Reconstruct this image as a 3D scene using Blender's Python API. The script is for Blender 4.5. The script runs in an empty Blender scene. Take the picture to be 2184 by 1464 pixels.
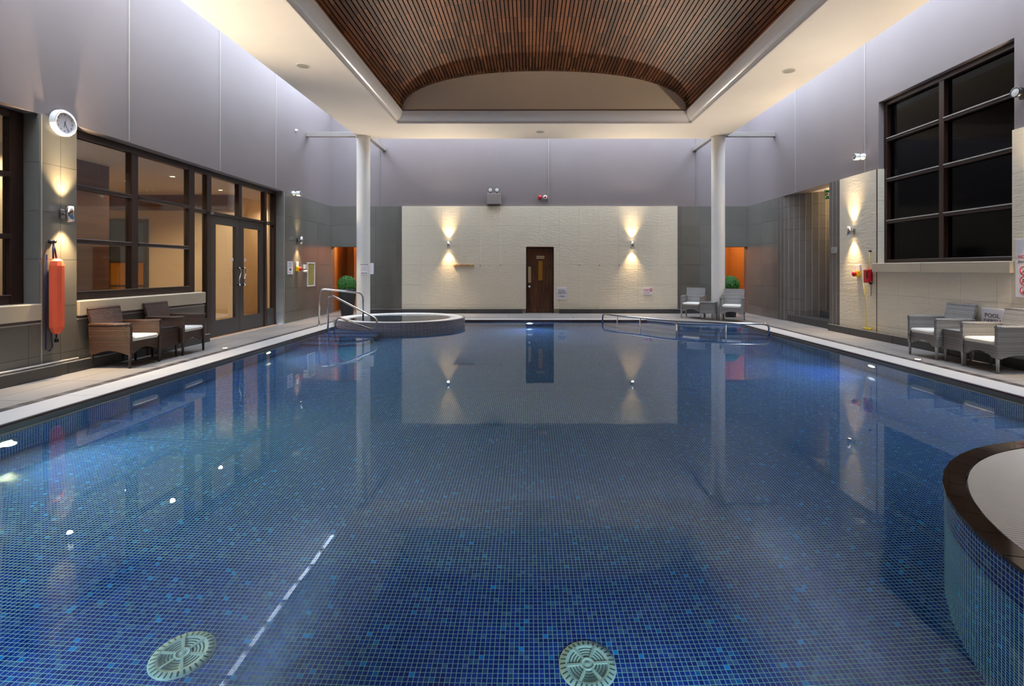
import bpy, math, random
from mathutils import Vector, Matrix
random.seed(7)
PI = math.pi
SC = bpy.context.scene
COL = SC.collection

# ------------------------------------------------------------------ camera
F = 1060.0                      # focal length in pixels of the 2184 px frame
cam_d = bpy.data.cameras.new('camera')
cam = bpy.data.objects.new('camera', cam_d); COL.objects.link(cam)
cam_d.sensor_width = 36.0
cam_d.lens = 36.0 * F / 2184.0
cam_d.shift_x = -36.0 / 2184.0
cam_d.shift_y = -158.0 / 2184.0
cam_d.clip_start = 0.05
cam.location = (0, 0, 1.35)
cam.rotation_euler = (PI / 2, 0, 0)
SC.camera = cam

# ------------------------------------------------------------------ sky, exposure
SKY = 14.0
EXPO = 0.14
WARM = (1.0, 0.70, 0.36)
LAMP_W = 44.0
POOL_W = 112.0
world = bpy.data.worlds.new('dusk_sky'); SC.world = world
world.use_nodes = True
bg = world.node_tree.nodes['Background']
bg.inputs[0].default_value = (0.70, 0.80, 1.0, 1)
bg.inputs[1].default_value = SKY
SC.view_settings.view_transform = 'Standard'
SC.view_settings.look = 'None'
SC.view_settings.exposure = EXPO
SC.view_settings.gamma = 1.0
SC.view_settings.use_curve_mapping = False
cy = SC.cycles
cy.max_bounces = 5; cy.diffuse_bounces = 3; cy.glossy_bounces = 4; cy.transmission_bounces = 6; cy.transparent_max_bounces = 8
cy.use_adaptive_sampling = True; cy.adaptive_threshold = 0.06; cy.sample_clamp_indirect = 6.0

# main dimensions (metres), deck at z = 0
XL, XR, YB, YF = -6.04, 6.69, 15.2, -3.0
DADO = 3.27
ZTOP = 6.68
PX0, PX1, PY0, PY1 = -4.60, 5.26, 1.2, 13.25
ZW = -0.05
ZP = -1.0
SOF = 4.97

def portal(x0, x1, y0, y1):
    d = bpy.data.lights.new('skylight_portal', 'AREA'); d.shape = 'RECTANGLE'
    d.size = x1 - x0; d.size_y = y1 - y0
    d.cycles.is_portal = True
    o = bpy.data.objects.new('skylight_portal', d); COL.objects.link(o)
    o.location = ((x0 + x1) / 2, (y0 + y1) / 2, ZTOP - 0.08)
portal(XL, -4.69, YF, YB)
portal(5.40, XR, YF, YB)
portal(-4.69, 5.40, 13.8, YB)

# ------------------------------------------------------------------ helpers: mesh
def lin(c):
    return tuple(((v / 255.0) / 12.92 if v / 255.0 <= 0.04045 else ((v / 255.0 + 0.055) / 1.055) ** 2.4) for v in c)

class MB:
    def __init__(self):
        self.v = []; self.f = []; self.uv = []; self.sm = []
    def face(self, idx, uv=None, smooth=False):
        self.f.append(tuple(idx)); self.uv.append(uv); self.sm.append(smooth)
    def poly(self, pts, uv=None, smooth=False):
        b = len(self.v); self.v += [tuple(p) for p in pts]
        self.face(range(b, b + len(pts)), uv, smooth); return self
    def box(self, x0, x1, y0, y1, z0, z1):
        b = len(self.v)
        self.v += [(x0,y0,z0),(x1,y0,z0),(x1,y1,z0),(x0,y1,z0),(x0,y0,z1),(x1,y0,z1),(x1,y1,z1),(x0,y1,z1)]
        for q in ((0,3,2,1),(4,5,6,7),(0,1,5,4),(1,2,6,5),(2,3,7,6),(3,0,4,7)):
            self.face([b + i for i in q])
        return self
    def bbox(self, x0, x1, y0, y1, z0, z1, r=0.01):
        """box with chamfered edges"""
        b = len(self.v)
        r = min(r, (x1-x0)/2.01, (y1-y0)/2.01, (z1-z0)/2.01)
        P = []
        for (x, sx) in ((x0, 1), (x1, -1)):
            for (y, sy) in ((y0, 1), (y1, -1)):
                for (z, sz) in ((z0, 1), (z1, -1)):
                    P += [(x, y + sy*r, z + sz*r), (x + sx*r, y, z + sz*r), (x + sx*r, y + sy*r, z)]
        self.v += P
        k = lambda i, j, l, a: b + ((i*2 + j)*2 + l)*3 + a
        for i in (0, 1):
            q = [k(i,0,0,0), k(i,1,0,0), k(i,1,1,0), k(i,0,1,0)]
            self.face(q if i else q[::-1])
            q = [k(0,i,0,1), k(1,i,0,1), k(1,i,1,1), k(0,i,1,1)]
            self.face(q if not i else q[::-1])
            q = [k(0,0,i,2), k(1,0,i,2), k(1,1,i,2), k(0,1,i,2)]
            self.face(q if i else q[::-1])
        def add(q, n):
            p = [Vector(self.v[t]) for t in q]
            nn = (p[1]-p[0]).cross(p[2]-p[0])
            self.face(q if nn.dot(Vector(n)) > 0 else q[::-1])
        for i in (0, 1):
            for j in (0, 1):
                si, sj = 2*i-1, 2*j-1
                add([k(i,j,0,0), k(i,j,1,0), k(i,j,1,1), k(i,j,0,1)], (si, sj, 0))
                add([k(i,0,j,0), k(i,1,j,0), k(i,1,j,2), k(i,0,j,2)], (si, 0, sj))
                add([k(0,i,j,1), k(1,i,j,1), k(1,i,j,2), k(0,i,j,2)], (0, si, sj))
                for l in (0, 1):
                    add([k(i,j,l,0), k(i,j,l,1), k(i,j,l,2)], (si, sj, 2*l-1))
        return self
    def tube(self, pts, r, n=10, cap=True):
        pts = [Vector(p) for p in pts]
        rs = r if isinstance(r, (list, tuple)) else [r] * len(pts)
        b = len(self.v)
        up = None
        for i, p in enumerate(pts):
            t = (pts[min(i+1, len(pts)-1)] - pts[max(i-1, 0)]).normalized()
            if up is None:
                up = Vector((0,0,1)) if abs(t.z) < 0.9 else Vector((1,0,0))
            a = (up - t * up.dot(t))
            if a.length < 1e-5: a = t.orthogonal()
            a.normalize(); up = a
            c = t.cross(a)
            for k in range(n):
                th = 2*PI*k/n
                self.v.append(tuple(p + (a*math.cos(th) + c*math.sin(th)) * rs[i]))
        for i in range(len(pts)-1):
            for k in range(n):
                k2 = (k+1) % n
                self.face([b+i*n+k, b+i*n+k2, b+(i+1)*n+k2, b+(i+1)*n+k], None, True)
        if cap:
            self.face([b+k for k in range(n)][::-1]); e = b+(len(pts)-1)*n
            self.face([e+k for k in range(n)])
        return self
    def lathe(self, prof, c=(0,0,0), n=32, axis='z', sx=1.0, sy=1.0, smooth=True, a0=0, a1=2*PI, uvarc=None):
        """prof: list of (r, h)"""
        b = len(self.v); full = abs(a1-a0-2*PI) < 1e-6
        m = n if full else n+1
        for (r, h) in prof:
            for k in range(m):
                th = a0 + (a1-a0)*k/n
                x, y = r*math.cos(th)*sx, r*math.sin(th)*sy
                p = (x, y, h) if axis == 'z' else ((x, -h, y) if axis == 'y' else (h, x, y))
                self.v.append((c[0]+p[0], c[1]+p[1], c[2]+p[2]))
        s = 0.0
        for i in range(len(prof)-1):
            ds = math.hypot(prof[i+1][0]-prof[i][0], prof[i+1][1]-prof[i][1])
            for k in range(n):
                k2 = (k+1) % m
                uv = None
                if uvarc:
                    u0 = uvarc*(a1-a0)*k/n; u1 = uvarc*(a1-a0)*(k+1)/n
                    uv = [(u0, s), (u1, s), (u1, s+ds), (u0, s+ds)]
                self.face([b+i*m+k, b+i*m+k2, b+(i+1)*m+k2, b+(i+1)*m+k], uv, smooth)
            s += ds
        return self
    def disc(self, c, r, n=32, axis='z', sx=1.0, sy=1.0, flip=False):
        b = len(self.v)
        for k in range(n):
            th = 2*PI*k/n; x, y = r*math.cos(th)*sx, r*math.sin(th)*sy
            p = (x, y, 0) if axis == 'z' else ((x, 0, y) if axis == 'y' else (0, x, y))
            self.v.append((c[0]+p[0], c[1]+p[1], c[2]+p[2]))
        q = list(range(b, b+n)); self.face(q[::-1] if flip else q)
        return self
    def prism(self, poly, h0, h1, axis='z'):
        """extrude 2D polygon; axis z: (x,y)->z ; y: (x,z) -> y ; x: (y,z) -> x"""
        mp = {'z': lambda p, h: (p[0], p[1], h), 'y': lambda p, h: (p[0], h, p[1]), 'x': lambda p, h: (h, p[0], p[1])}[axis]
        b = len(self.v); n = len(poly)
        self.v += [mp(p, h0) for p in poly] + [mp(p, h1) for p in poly]
        ar = sum(poly[i][0]*poly[(i+1)%n][1]-poly[(i+1)%n][0]*poly[i][1] for i in range(n))
        flip = (ar < 0) != (axis == 'y')
        if h1 < h0: flip = not flip
        q = list(range(n))
        fs = [[b+i for i in q[::-1]], [b+n+i for i in q]]
        for i in range(n):
            j = (i+1) % n
            fs.append([b+i, b+j, b+n+j, b+n+i])
        for f in fs: self.face(f[::-1] if flip else f)
        return self
    def sphere(self, c, r, n=16, m=10, sz=1.0):
        b = len(self.v)
        prof = [(max(1e-4, r*math.sin(PI*i/m)), -r*sz*math.cos(PI*i/m)) for i in range(m+1)]
        return self.lathe(prof, c, n)
    def mesh(self, name, mat):
        me = bpy.data.meshes.new(name)
        me.from_pydata(self.v, [], self.f)
        lay = me.uv_layers.new(name='UVMap')
        V = self.v
        for pi, p in enumerate(me.polygons):
            p.use_smooth = self.sm[pi]
            uv = self.uv[pi]
            if uv is None:
                nx, ny, nz = abs(p.normal.x), abs(p.normal.y), abs(p.normal.z)
                for li in p.loop_indices:
                    x, y, z = V[me.loops[li].vertex_index]
                    lay.data[li].uv = (y, z) if nx >= ny and nx >= nz else ((x, z) if ny >= nz else (x, y))
            else:
                for li, t in zip(p.loop_indices, uv): lay.data[li].uv = t
        if mat is not None: me.materials.append(mat)
        me.update()
        return me
    def build(self, name, mat, parent=None, loc=None):
        return link(name, self.mesh(name, mat), parent, loc)

def link(name, me, parent=None, loc=None, rot=None):
    o = bpy.data.objects.new(name, me); COL.objects.link(o)
    if parent is not None: o.parent = parent
    if loc is not None: o.location = loc
    if rot is not None: o.rotation_euler = rot
    return o
def empty(name, loc=(0,0,0), rz=0.0):
    o = bpy.data.objects.new(name, None); COL.objects.link(o)
    o.location = loc; o.rotation_euler = (0, 0, rz); o.empty_display_size = 0.1
    return o
def tag(o, label, cat, group=None, kind=None):
    o['label'] = label; o['category'] = cat
    if group: o['group'] = group
    if kind: o['kind'] = kind
    return o
def struct(o):
    o['kind'] = 'structure'; return o
def thing(name, label, cat, loc=(0,0,0), rz=0.0, group=None):
    return tag(empty(name, loc, rz), label, cat, group)
def copy_tree(o, parent=None):
    c = o.copy(); COL.objects.link(c); c.parent = parent
    for ch in list(o.children): copy_tree(ch, c)
    return c
def wall_at(side, u, z):
    """location and rotation of a wall mounted thing whose local -y looks into the room"""
    if side == 'left': return (XL, u, z), PI/2
    if side == 'right': return (XR, u, z), -PI/2
    return (u, YB, z), 0.0
_txt = {}
def text(s, size, mat, parent, x, z, y=-0.003, align='CENTER', name='lettering', depth=0.0008):
    cu = bpy.data.curves.new('t', 'FONT'); cu.body = s; cu.size = size; cu.align_x = align; cu.align_y = 'CENTER'
    cu.extrude = depth; cu.resolution_u = 2
    to = bpy.data.objects.new('t', cu); COL.objects.link(to)
    dg = bpy.context.evaluated_depsgraph_get()
    me = bpy.data.meshes.new_from_object(to.evaluated_get(dg))
    bpy.data.objects.remove(to); bpy.data.curves.remove(cu)
    me.name = name; me.materials.clear(); me.materials.append(mat)
    return link(name, me, parent, (x, y, z), (PI/2, 0, 0))

# ------------------------------------------------------------------ helpers: materials
class NT:
    def __init__(self, name):
        self.m = bpy.data.materials.new(name); self.m.use_nodes = True
        self.t = self.m.node_tree; self.t.nodes.clear()
        self.out = self.n('ShaderNodeOutputMaterial')
    def n(self, typ, **kw):
        nd = self.t.nodes.new(typ)
        for k, v in kw.items(): setattr(nd, k, v)
        return nd
    def l(self, a, b): self.t.links.new(a, b)
    def val(self, sock, x):
        if hasattr(x, 'is_output') or isinstance(x, bpy.types.NodeSocket): self.l(x, sock)
        else: sock.default_value = x
    def math(self, op, a, b=0.0, c=None):
        nd = self.n('ShaderNodeMath', operation=op)
        self.val(nd.inputs[0], a); self.val(nd.inputs[1], b)
        if c is not None: self.val(nd.inputs[2], c)
        return nd.outputs[0]
    def vmath(self, op, a, b=(0,0,0)):
        nd = self.n('ShaderNodeVectorMath', operation=op)
        self.val(nd.inputs[0], a); self.val(nd.inputs[1], b)
        return nd.outputs[0]
    def mix(self, f, a, b):
        nd = self.n('ShaderNodeMix', data_type='RGBA')
        self.val(nd.inputs[0], f)
        for s, x in ((nd.inputs[6], a), (nd.inputs[7], b)):
            if isinstance(x, bpy.types.NodeSocket): self.l(x, s)
            else: s.default_value = (x[0], x[1], x[2], 1)
        return nd.outputs[2]
    def noise(self, vec, scale, detail=3, rough=0.5):
        nd = self.n('ShaderNodeTexNoise'); self.l(vec, nd.inputs['Vector'])
        nd.inputs['Scale'].default_value = scale; nd.inputs['Detail'].default_value = detail
        nd.inputs['Roughness'].default_value = rough
        return nd.outputs['Fac']
    def pos(self): return self.n('ShaderNodeNewGeometry').outputs['Position']
    def obj(self): return self.n('ShaderNodeTexCoord').outputs['Object']
    def uvc(self): return self.n('ShaderNodeTexCoord').outputs['UV']
    def bump(self, h, strength, dist=0.01):
        nd = self.n('ShaderNodeBump'); self.l(h, nd.inputs['Height'])
        nd.inputs['Strength'].default_value = strength; nd.inputs['Distance'].default_value = dist
        return nd.outputs[0]
    def pbr(self, col, rough=0.5, metal=0.0, normal=None, spec=0.5, coat=0.0):
        nd = self.n('ShaderNodeBsdfPrincipled')
        if isinstance(col, bpy.types.NodeSocket): self.l(col, nd.inputs['Base Color'])
        else: nd.inputs['Base Color'].default_value = (*col, 1)
        self.val(nd.inputs['Roughness'], rough); nd.inputs['Metallic'].default_value = metal
        nd.inputs['Specular IOR Level'].default_value = spec
        nd.inputs['Coat Weight'].default_value = coat
        if normal is not None: self.l(normal, nd.inputs['Normal'])
        self.l(nd.outputs[0], self.out.inputs[0])
        return self.m

def plain(name, rgb, rough=0.5, metal=0.0, var=0.12, scale=6.0, bump=0.0, bscale=60.0, spec=0.5, coat=0.0):
    t = NT(name); p = t.obj(); c = lin(rgb)
    f = t.noise(p, scale, 4)
    col = t.mix(f, tuple(x*(1-var) for x in c), tuple(min(1, x*(1+var)) for x in c))
    nm = t.bump(t.noise(p, bscale, 2), bump, 0.004) if bump else None
    return t.pbr(col, rough, metal, nm, spec, coat)

def emission(name, col, s):
    t = NT(name); e = t.n('ShaderNodeEmission'); e.inputs[0].default_value = (*col, 1); e.inputs[1].default_value = s
    t.l(e.outputs[0], t.out.inputs[0]); return t.m

def plaster(name, rgb):
    t = NT(name); p = t.pos(); c = lin(rgb)
    f = t.noise(p, 0.9, 5, 0.6)
    col = t.mix(f, tuple(x*0.92 for x in c), tuple(x*1.08 for x in c))
    return t.pbr(col, 0.55, 0, t.bump(t.noise(p, 25, 4), 0.06, 0.004))

def slate(name, rgb, rough=0.3, stretch=(1, 1, 1)):
    t = NT(name); p = t.pos(); c = lin(rgb)
    q = t.vmath('MULTIPLY', p, stretch)
    f = t.noise(q, 1.6, 6, 0.6)
    oi = t.n('ShaderNodeObjectInfo').outputs['Random']
    f2 = t.math('ADD', t.math('MULTIPLY', f, 0.7), t.math('MULTIPLY', oi, 0.3))
    col = t.mix(f2, tuple(x*0.78 for x in c), tuple(x*1.22 for x in c))
    r = t.math('ADD', t.math('MULTIPLY', f, 0.04), rough - 0.02)
    return t.pbr(col, r, 0, t.bump(t.noise(q, 30, 3), 0.05, 0.003))

def relief_cream(name, rgb):
    """cream tile with a riven relief of small courses"""
    t = NT(name); p = t.pos(); c = lin(rgb)
    warp = t.n('ShaderNodeTexNoise'); t.l(p, warp.inputs['Vector']); warp.inputs['Scale'].default_value = 7
    w = t.vmath('MULTIPLY', warp.outputs['Color'], (0.05, 0.05, 0.03))
    q = t.vmath('ADD', p, w)
    a = t.noise(t.vmath('MULTIPLY', q, (12, 12, 40)), 1.0, 3, 0.6)
    b = t.noise(t.vmath('MULTIPLY', q, (5, 5, 20)), 1.0, 2, 0.5)
    h = t.math('ADD', a, b)
    f = t.noise(p, 3, 4)
    col = t.mix(f, tuple(x*0.95 for x in c), tuple(min(1, x*1.05) for x in c))
    return t.pbr(col, 0.5, 0, t.bump(h, 0.42, 0.010))

def mosaic(name, stops, grout, pitch=0.025, gap=0.1, rough=0.12, gcol_rough=0.5):
    """square mosaic from UV in metres; stops = [(upto, rgb)]"""
    t = NT(name); uv = t.uvc()
    q = t.vmath('SCALE', uv); q.node.inputs['Scale'].default_value = 1.0/pitch
    cell = t.vmath('FLOOR', q); fr = t.vmath('FRACTION', q)
    wn = t.n('ShaderNodeTexWhiteNoise', noise_dimensions='2D'); t.l(cell, wn.inputs['Vector'])
    ramp = t.n('ShaderNodeValToRGB'); cr = ramp.color_ramp; cr.interpolation = 'CONSTANT'
    el = cr.elements
    el[0].position = 0.0; el[0].color = (*lin(stops[0][1]), 1)
    el[1].position = stops[0][0]; el[1].color = (*lin(stops[1][1]), 1)
    for i in range(1, len(stops)-1):
        e = el.new(stops[i][0]); e.color = (*lin(stops[i+1][1]), 1)
    t.l(wn.outputs['Value'], ramp.inputs[0])
    sx = t.n('ShaderNodeSeparateXYZ'); t.l(fr, sx.inputs[0])
    def edge(s):
        d = t.math('ABSOLUTE', t.math('SUBTRACT', s, 0.5))
        return t.math('GREATER_THAN', d, 0.5 - gap/2)
    g = t.math('MAXIMUM', edge(sx.outputs[0]), edge(sx.outputs[1]))
    big = t.n('ShaderNodeTexWhiteNoise', noise_dimensions='2D')
    t.l(t.vmath('ADD', cell, (17.3, 5.1, 0)), big.inputs['Vector'])
    c2 = t.mix(t.math('MULTIPLY', big.outputs['Value'], 0.55), ramp.outputs[0], tuple(x*0.4 for x in lin(stops[-1][1])))
    col = t.mix(g, c2, lin(grout))
    r = t.math('ADD', t.math('MULTIPLY', g, gcol_rough), rough)
    return t.pbr(col, r, 0, t.bump(t.math('SUBTRACT', 1.0, g), 0.25, 0.002))

def wicker(name, dark, light, u=0.036, v=0.014, bright=(0,0,0)):
    t = NT(name); uv = t.uvc()
    s = t.n('ShaderNodeSeparateXYZ'); t.l(uv, s.inputs[0])
    vv = t.math('DIVIDE', s.outputs[1], v); uu = t.math('DIVIDE', s.outputs[0], u)
    row = t.math('FLOOR', vv)
    a = t.math('ABSOLUTE', t.math('SINE', t.math('MULTIPLY', vv, PI)))
    b = t.math('ABSOLUTE', t.math('SINE', t.math('MULTIPLY', t.math('ADD', uu, t.math('MULTIPLY', row, 0.5)), PI)))
    h = t.math('MULTIPLY', t.math('POWER', a, 0.6), t.math('ADD', 0.35, t.math('MULTIPLY', b, 0.65)))
    wn = t.n('ShaderNodeTexWhiteNoise', noise_dimensions='1D'); t.l(row, wn.inputs['W'])
    lc = t.mix(wn.outputs['Value'], tuple(x*0.7 for x in lin(light)), tuple(min(1, x*1.25) for x in lin(light)))
    col = t.mix(h, lin(dark), lc)
    return t.pbr(col, 0.42, 0, t.bump(h, 0.9, 0.006))

def wood(name, dark, light, along='z', scale=1.0, rough=0.4, curtains=False):
    t = NT(name); p = t.obj()
    st = {'x': (1.2, 22, 22), 'y': (22, 1.2, 22), 'z': (22, 22, 1.2)}[along]
    f = t.noise(t.vmath('MULTIPLY', p, tuple(x*scale for x in st)), 1.0, 5, 0.6)
    g = t.noise(t.vmath('MULTIPLY', p, tuple(x*scale*0.25 for x in st)), 1.0, 3, 0.5)
    k = t.math('ADD', t.math('MULTIPLY', f, 0.6), t.math('MULTIPLY', g, 0.5))
    r = t.n('ShaderNodeValToRGB'); r.color_ramp.elements[0].position = 0.35; r.color_ramp.elements[1].position = 0.75
    r.color_ramp.elements[0].color = (*lin(dark), 1); r.color_ramp.elements[1].color = (*lin(light), 1)
    t.l(k, r.inputs[0])
    return t.pbr(r.outputs[0], rough, 0, t.bump(f, 0.1, 0.002))

def thin_glass(name, tint=(0.93, 0.95, 0.95), ior=1.5):
    t = NT(name)
    tr = t.n('ShaderNodeBsdfTransparent'); tr.inputs[0].default_value = (*tint, 1)
    gl = t.n('ShaderNodeBsdfGlossy'); gl.inputs['Roughness'].default_value = 0.0
    lw = t.n('ShaderNodeLayerWeight'); lw.inputs[0].default_value = 0.5
    fr = t.math('ADD', 0.06, t.math('MULTIPLY', t.math('POWER', lw.outputs['Facing'], 5.0), 0.9))
    mx = t.n('ShaderNodeMixShader')
    t.l(fr, mx.inputs[0]); t.l(tr.outputs[0], mx.inputs[1]); t.l(gl.outputs[0], mx.inputs[2])
    t.l(mx.outputs[0], t.out.inputs[0]); return t.m

def water_mat(name, amp, scale):
    """refracting water surface; the transmitted light takes the faint cyan of deep water"""
    t = NT(name); p = t.pos()
    h = t.math('ADD', t.noise(p, scale, 2, 0.4), t.math('MULTIPLY', t.noise(p, scale*4, 2, 0.4), 0.2))
    nm = t.bump(h, amp, 0.01)
    rf = t.n('ShaderNodeBsdfRefraction'); rf.inputs['IOR'].default_value = 1.33; rf.inputs['Roughness'].default_value = 0.0
    rf.inputs['Color'].default_value = (0.80, 0.95, 1.0, 1)
    gl = t.n('ShaderNodeBsdfGlossy'); gl.inputs['Roughness'].default_value = 0.0
    fr = t.n('ShaderNodeFresnel'); fr.inputs[0].default_value = 1.33
    mx = t.n('ShaderNodeMixShader')
    for nd in (rf, gl, fr): t.l(nm, nd.inputs['Normal'])
    t.l(fr.outputs[0], mx.inputs[0]); t.l(rf.outputs[0], mx.inputs[1]); t.l(gl.outputs[0], mx.inputs[2])
    t.l(mx.outputs[0], t.out.inputs[0]); return t.m

def slat_wood(name):
    t = NT(name); p = t.obj()
    s = t.n('ShaderNodeSeparateXYZ'); t.l(p, s.inputs[0])
    oi = t.n('ShaderNodeObjectInfo').outputs['Random']
    seg = t.math('FLOOR', t.math('DIVIDE', s.outputs[1], 0.6))
    cv = t.n('ShaderNodeCombineXYZ'); t.l(seg, cv.inputs[0]); t.l(t.math('MULTIPLY', oi, 517.3), cv.inputs[1])
    wn = t.n('ShaderNodeTexWhiteNoise', noise_dimensions='2D'); t.l(cv.outputs[0], wn.inputs['Vector'])
    f = t.noise(t.vmath('ADD', t.vmath('MULTIPLY', p, (40, 2.5, 40)), cv.outputs[0]), 1.0, 4, 0.6)
    k = t.math('ADD', t.math('MULTIPLY', wn.outputs['Value'], 0.65), t.math('MULTIPLY', f, 0.35))
    r = t.n('ShaderNodeValToRGB'); e = r.color_ramp.elements
    e[0].position = 0.1; e[0].color = (*lin((74, 40, 23)), 1)
    e[1].position = 0.9; e[1].color = (*lin((150, 90, 52)), 1)
    m = e.new(0.5); m.color = (*lin((112, 65, 37)), 1)
    t.l(k, r.inputs[0])
    frs = t.math('FRACT', t.math('DIVIDE', s.outputs[1], 0.6))
    joint = t.math('LESS_THAN', frs, 0.018)
    col = t.mix(joint, r.outputs[0], lin((50, 32, 22)))
    return t.pbr(col, 0.45)

M = {}
M['plaster'] = plaster('grey_plaster', (130, 120, 120))
M['soffit'] = plaster('cream_white_paint', (234, 225, 212))
M['white_paint'] = plain('white_paint', (226, 222, 214), 0.35, var=0.03)
M['cornice'] = plain('cornice_paint', (244, 236, 226), 0.25, var=0.02)
M['tie'] = plain('grey_beam_paint', (150, 143, 137), 0.4, var=0.03)
M['gable'] = plaster('gable_paint', (248, 226, 194))
M['slate'] = slate('slate_tile', (112, 110, 103), 0.24)
M['slate_dark'] = slate('dark_slate', (70, 70, 70), 0.35)
M['strip'] = slate('brown_grey_strip_tile', (104, 99, 94), 0.42, (6, 6, 1))
M['strip_trim'] = plain('pale_strip_trim', (168, 164, 158), 0.4)
M['cream'] = relief_cream('cream_riven_tile', (226, 216, 194))
M['grout'] = plain('grey_grout', (168, 160, 146), 0.8)
M['grout_dark'] = plain('dark_grout', (66, 66, 64), 0.8)
M['deck'] = slate('deck_stone', (140, 134, 128), 0.5, (1, 0.25, 1))
M['deck_joint'] = plain('deck_joint', (122, 117, 112), 0.8)
M['coping'] = plain('white_coping', (204, 200, 196), 0.35, var=0.05, scale=9)
M['slot'] = plain('dark_slot_tile', (54, 49, 49), 0.5, var=0.3, scale=14)
M['slot_pale'] = plain('pale_slot_tile', (92, 85, 82), 0.5, var=0.2, scale=14)
M['bronze_edge'] = plain('bronze_edge_tile', (84, 66, 58), 0.25, var=0.2)
M['sill'] = slate('sandstone_sill', (196, 182, 158), 0.5)
M['blue'] = mosaic('blue_mosaic', [(0.022, (20, 160, 255)), (0.12, (80, 118, 186)), (0.55, (32, 74, 184)), (1.0, (24, 56, 158))], (176, 226, 220), gap=0.14)
M['spa_mosaic'] = mosaic('bronze_violet_mosaic', [(0.25, (96, 82, 112)), (0.55, (70, 58, 72)), (0.8, (110, 84, 72)), (1.0, (62, 56, 84))], (206, 202, 202), gap=0.17, rough=0.2)
M['nosing'] = mosaic('violet_nosing_mosaic', [(0.3, (96, 60, 110)), (0.6, (120, 60, 70)), (1.0, (70, 50, 100))], (120, 140, 160))
M['grating'] = plain('white_grating', (232, 230, 224), 0.4, var=0.03)
M['wet_brown'] = plain('wet_brown_edge_tile', (72, 58, 48), 0.08, var=0.4, scale=9)
M['dark_wood'] = wood('dark_stained_frame', (22, 13, 10), (58, 34, 25), 'z', 1.0, 0.35)
M['dark_wood_h'] = wood('dark_stained_rail', (22, 13, 10), (58, 34, 25), 'y', 1.0, 0.35)
M['door_paint'] = plain('charcoal_door', (58, 52, 50), 0.35, var=0.06)
M['slat'] = slat_wood('timber_slat')
M['vault_back'] = plain('black_backing', (16, 11, 9), 0.9)
M['batten'] = plain('dark_batten', (84, 56, 38), 0.7)
M['glass'] = thin_glass('clear_pane')
M['black_glass'] = plain('black_pane', (5, 5, 7), 0.08, var=0.1, spec=0.12)
M['steel'] = plain('polished_steel', (205, 202, 198), 0.16, 1.0, var=0.04)
M['chrome_dark'] = plain('brushed_steel', (150, 146, 142), 0.3, 1.0, var=0.08)
M['brown_wicker'] = wicker('brown_wicker', (12, 8, 6), (94, 62, 44))
M['grey_wicker'] = wicker('grey_wicker', (66, 64, 64), (172, 168, 164))
M['cushion'] = plain('white_cushion', (232, 228, 216), 0.85, var=0.03, bump=0.2, bscale=200)
M['table_glass'] = plain('dark_table_glass', (60, 58, 60), 0.08, var=0.05)
M['table_glass_grey'] = plain('grey_table_glass', (150, 148, 148), 0.1, var=0.05)
M['orange'] = plain('orange_foam', (248, 102, 66), 0.5, var=0.05, bump=0.15)
M['navy'] = plain('navy_webbing', (24, 22, 70), 0.7)
M['black'] = plain('black_plastic', (18, 18, 18), 0.4)
M['white'] = plain('white_plastic', (236, 236, 234), 0.35, var=0.02)
M['sign'] = plain('sign_board', (226, 224, 230), 0.4, var=0.01)
M['ink'] = plain('sign_ink', (58, 60, 70), 0.6)
M['red'] = plain('red_plastic', (196, 24, 30), 0.35)
M['signred'] = plain('sign_red', (214, 44, 60), 0.5)
M['yellow'] = plain('yellow_plastic', (236, 190, 30), 0.4)
M['rope'] = plain('yellow_rope', (232, 204, 40), 0.6)
M['green'] = plain('exit_green', (0, 120, 76), 0.4)
M['grey_box'] = plain('grey_enclosure', (140, 132, 128), 0.5)
M['pot'] = plain('charcoal_pot', (44, 44, 48), 0.45, var=0.1)
M['leaf'] = plain('box_leaf', (62, 128, 46), 0.5, var=0.45, scale=30)
M['leaf_core'] = plain('box_core', (22, 54, 20), 0.8)
M['drain'] = plain('drain_cover', (214, 226, 220), 0.4, var=0.04)
M['drain_slot'] = plain('drain_slot', (90, 110, 112), 0.6)
M['pine'] = wood('pine_rail', (176, 128, 76), (214, 170, 112), 'x')
M['door_walnut'] = None
M['brass'] = plain('brass_plate', (196, 140, 56), 0.35, 0.8)
M['pale_plate'] = plain('pale_plate', (186, 160, 124), 0.4, 0.3)
M['warm_wall'] = plaster('warm_corridor_wall', (206, 150, 88))
M['lounge_wall'] = plaster('lounge_beige_wall', (222, 196, 158))
M['lounge_cream'] = plaster('lounge_cream_wall', (236, 218, 184))
M['lounge_brown'] = wood('lounge_brown_panel', (96, 60, 42), (130, 86, 62), 'y', 0.5, 0.5)
M['lounge_ceiling'] = plaster('lounge_ceiling', (232, 222, 204))
M['lounge_floor'] = slate('lounge_floor', (150, 120, 92), 0.35)
M['blue_glass'] = plain('blue_grey_glass', (78, 92, 104), 0.1)
M['warm_bulb'] = emission('warm_bulb', (1.0, 0.78, 0.48), 25)
M['deck_bulb'] = emission('deck_bulb', (1.0, 0.85, 0.62), 3)
M['white_bulb'] = emission('white_bulb', (0.85, 0.92, 1.0), 30)
M['green_bulb'] = emission('lime_bulb', (0.95, 1.0, 0.62), 30)
M['water'] = water_mat('pool_water', 0.045, 1.6)
M['spa_water'] = water_mat('spa_water', 0.05, 5.0)
M['mural'] = plain('green_gold_picture', (150, 146, 84), 0.4, var=0.4, scale=9)

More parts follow.
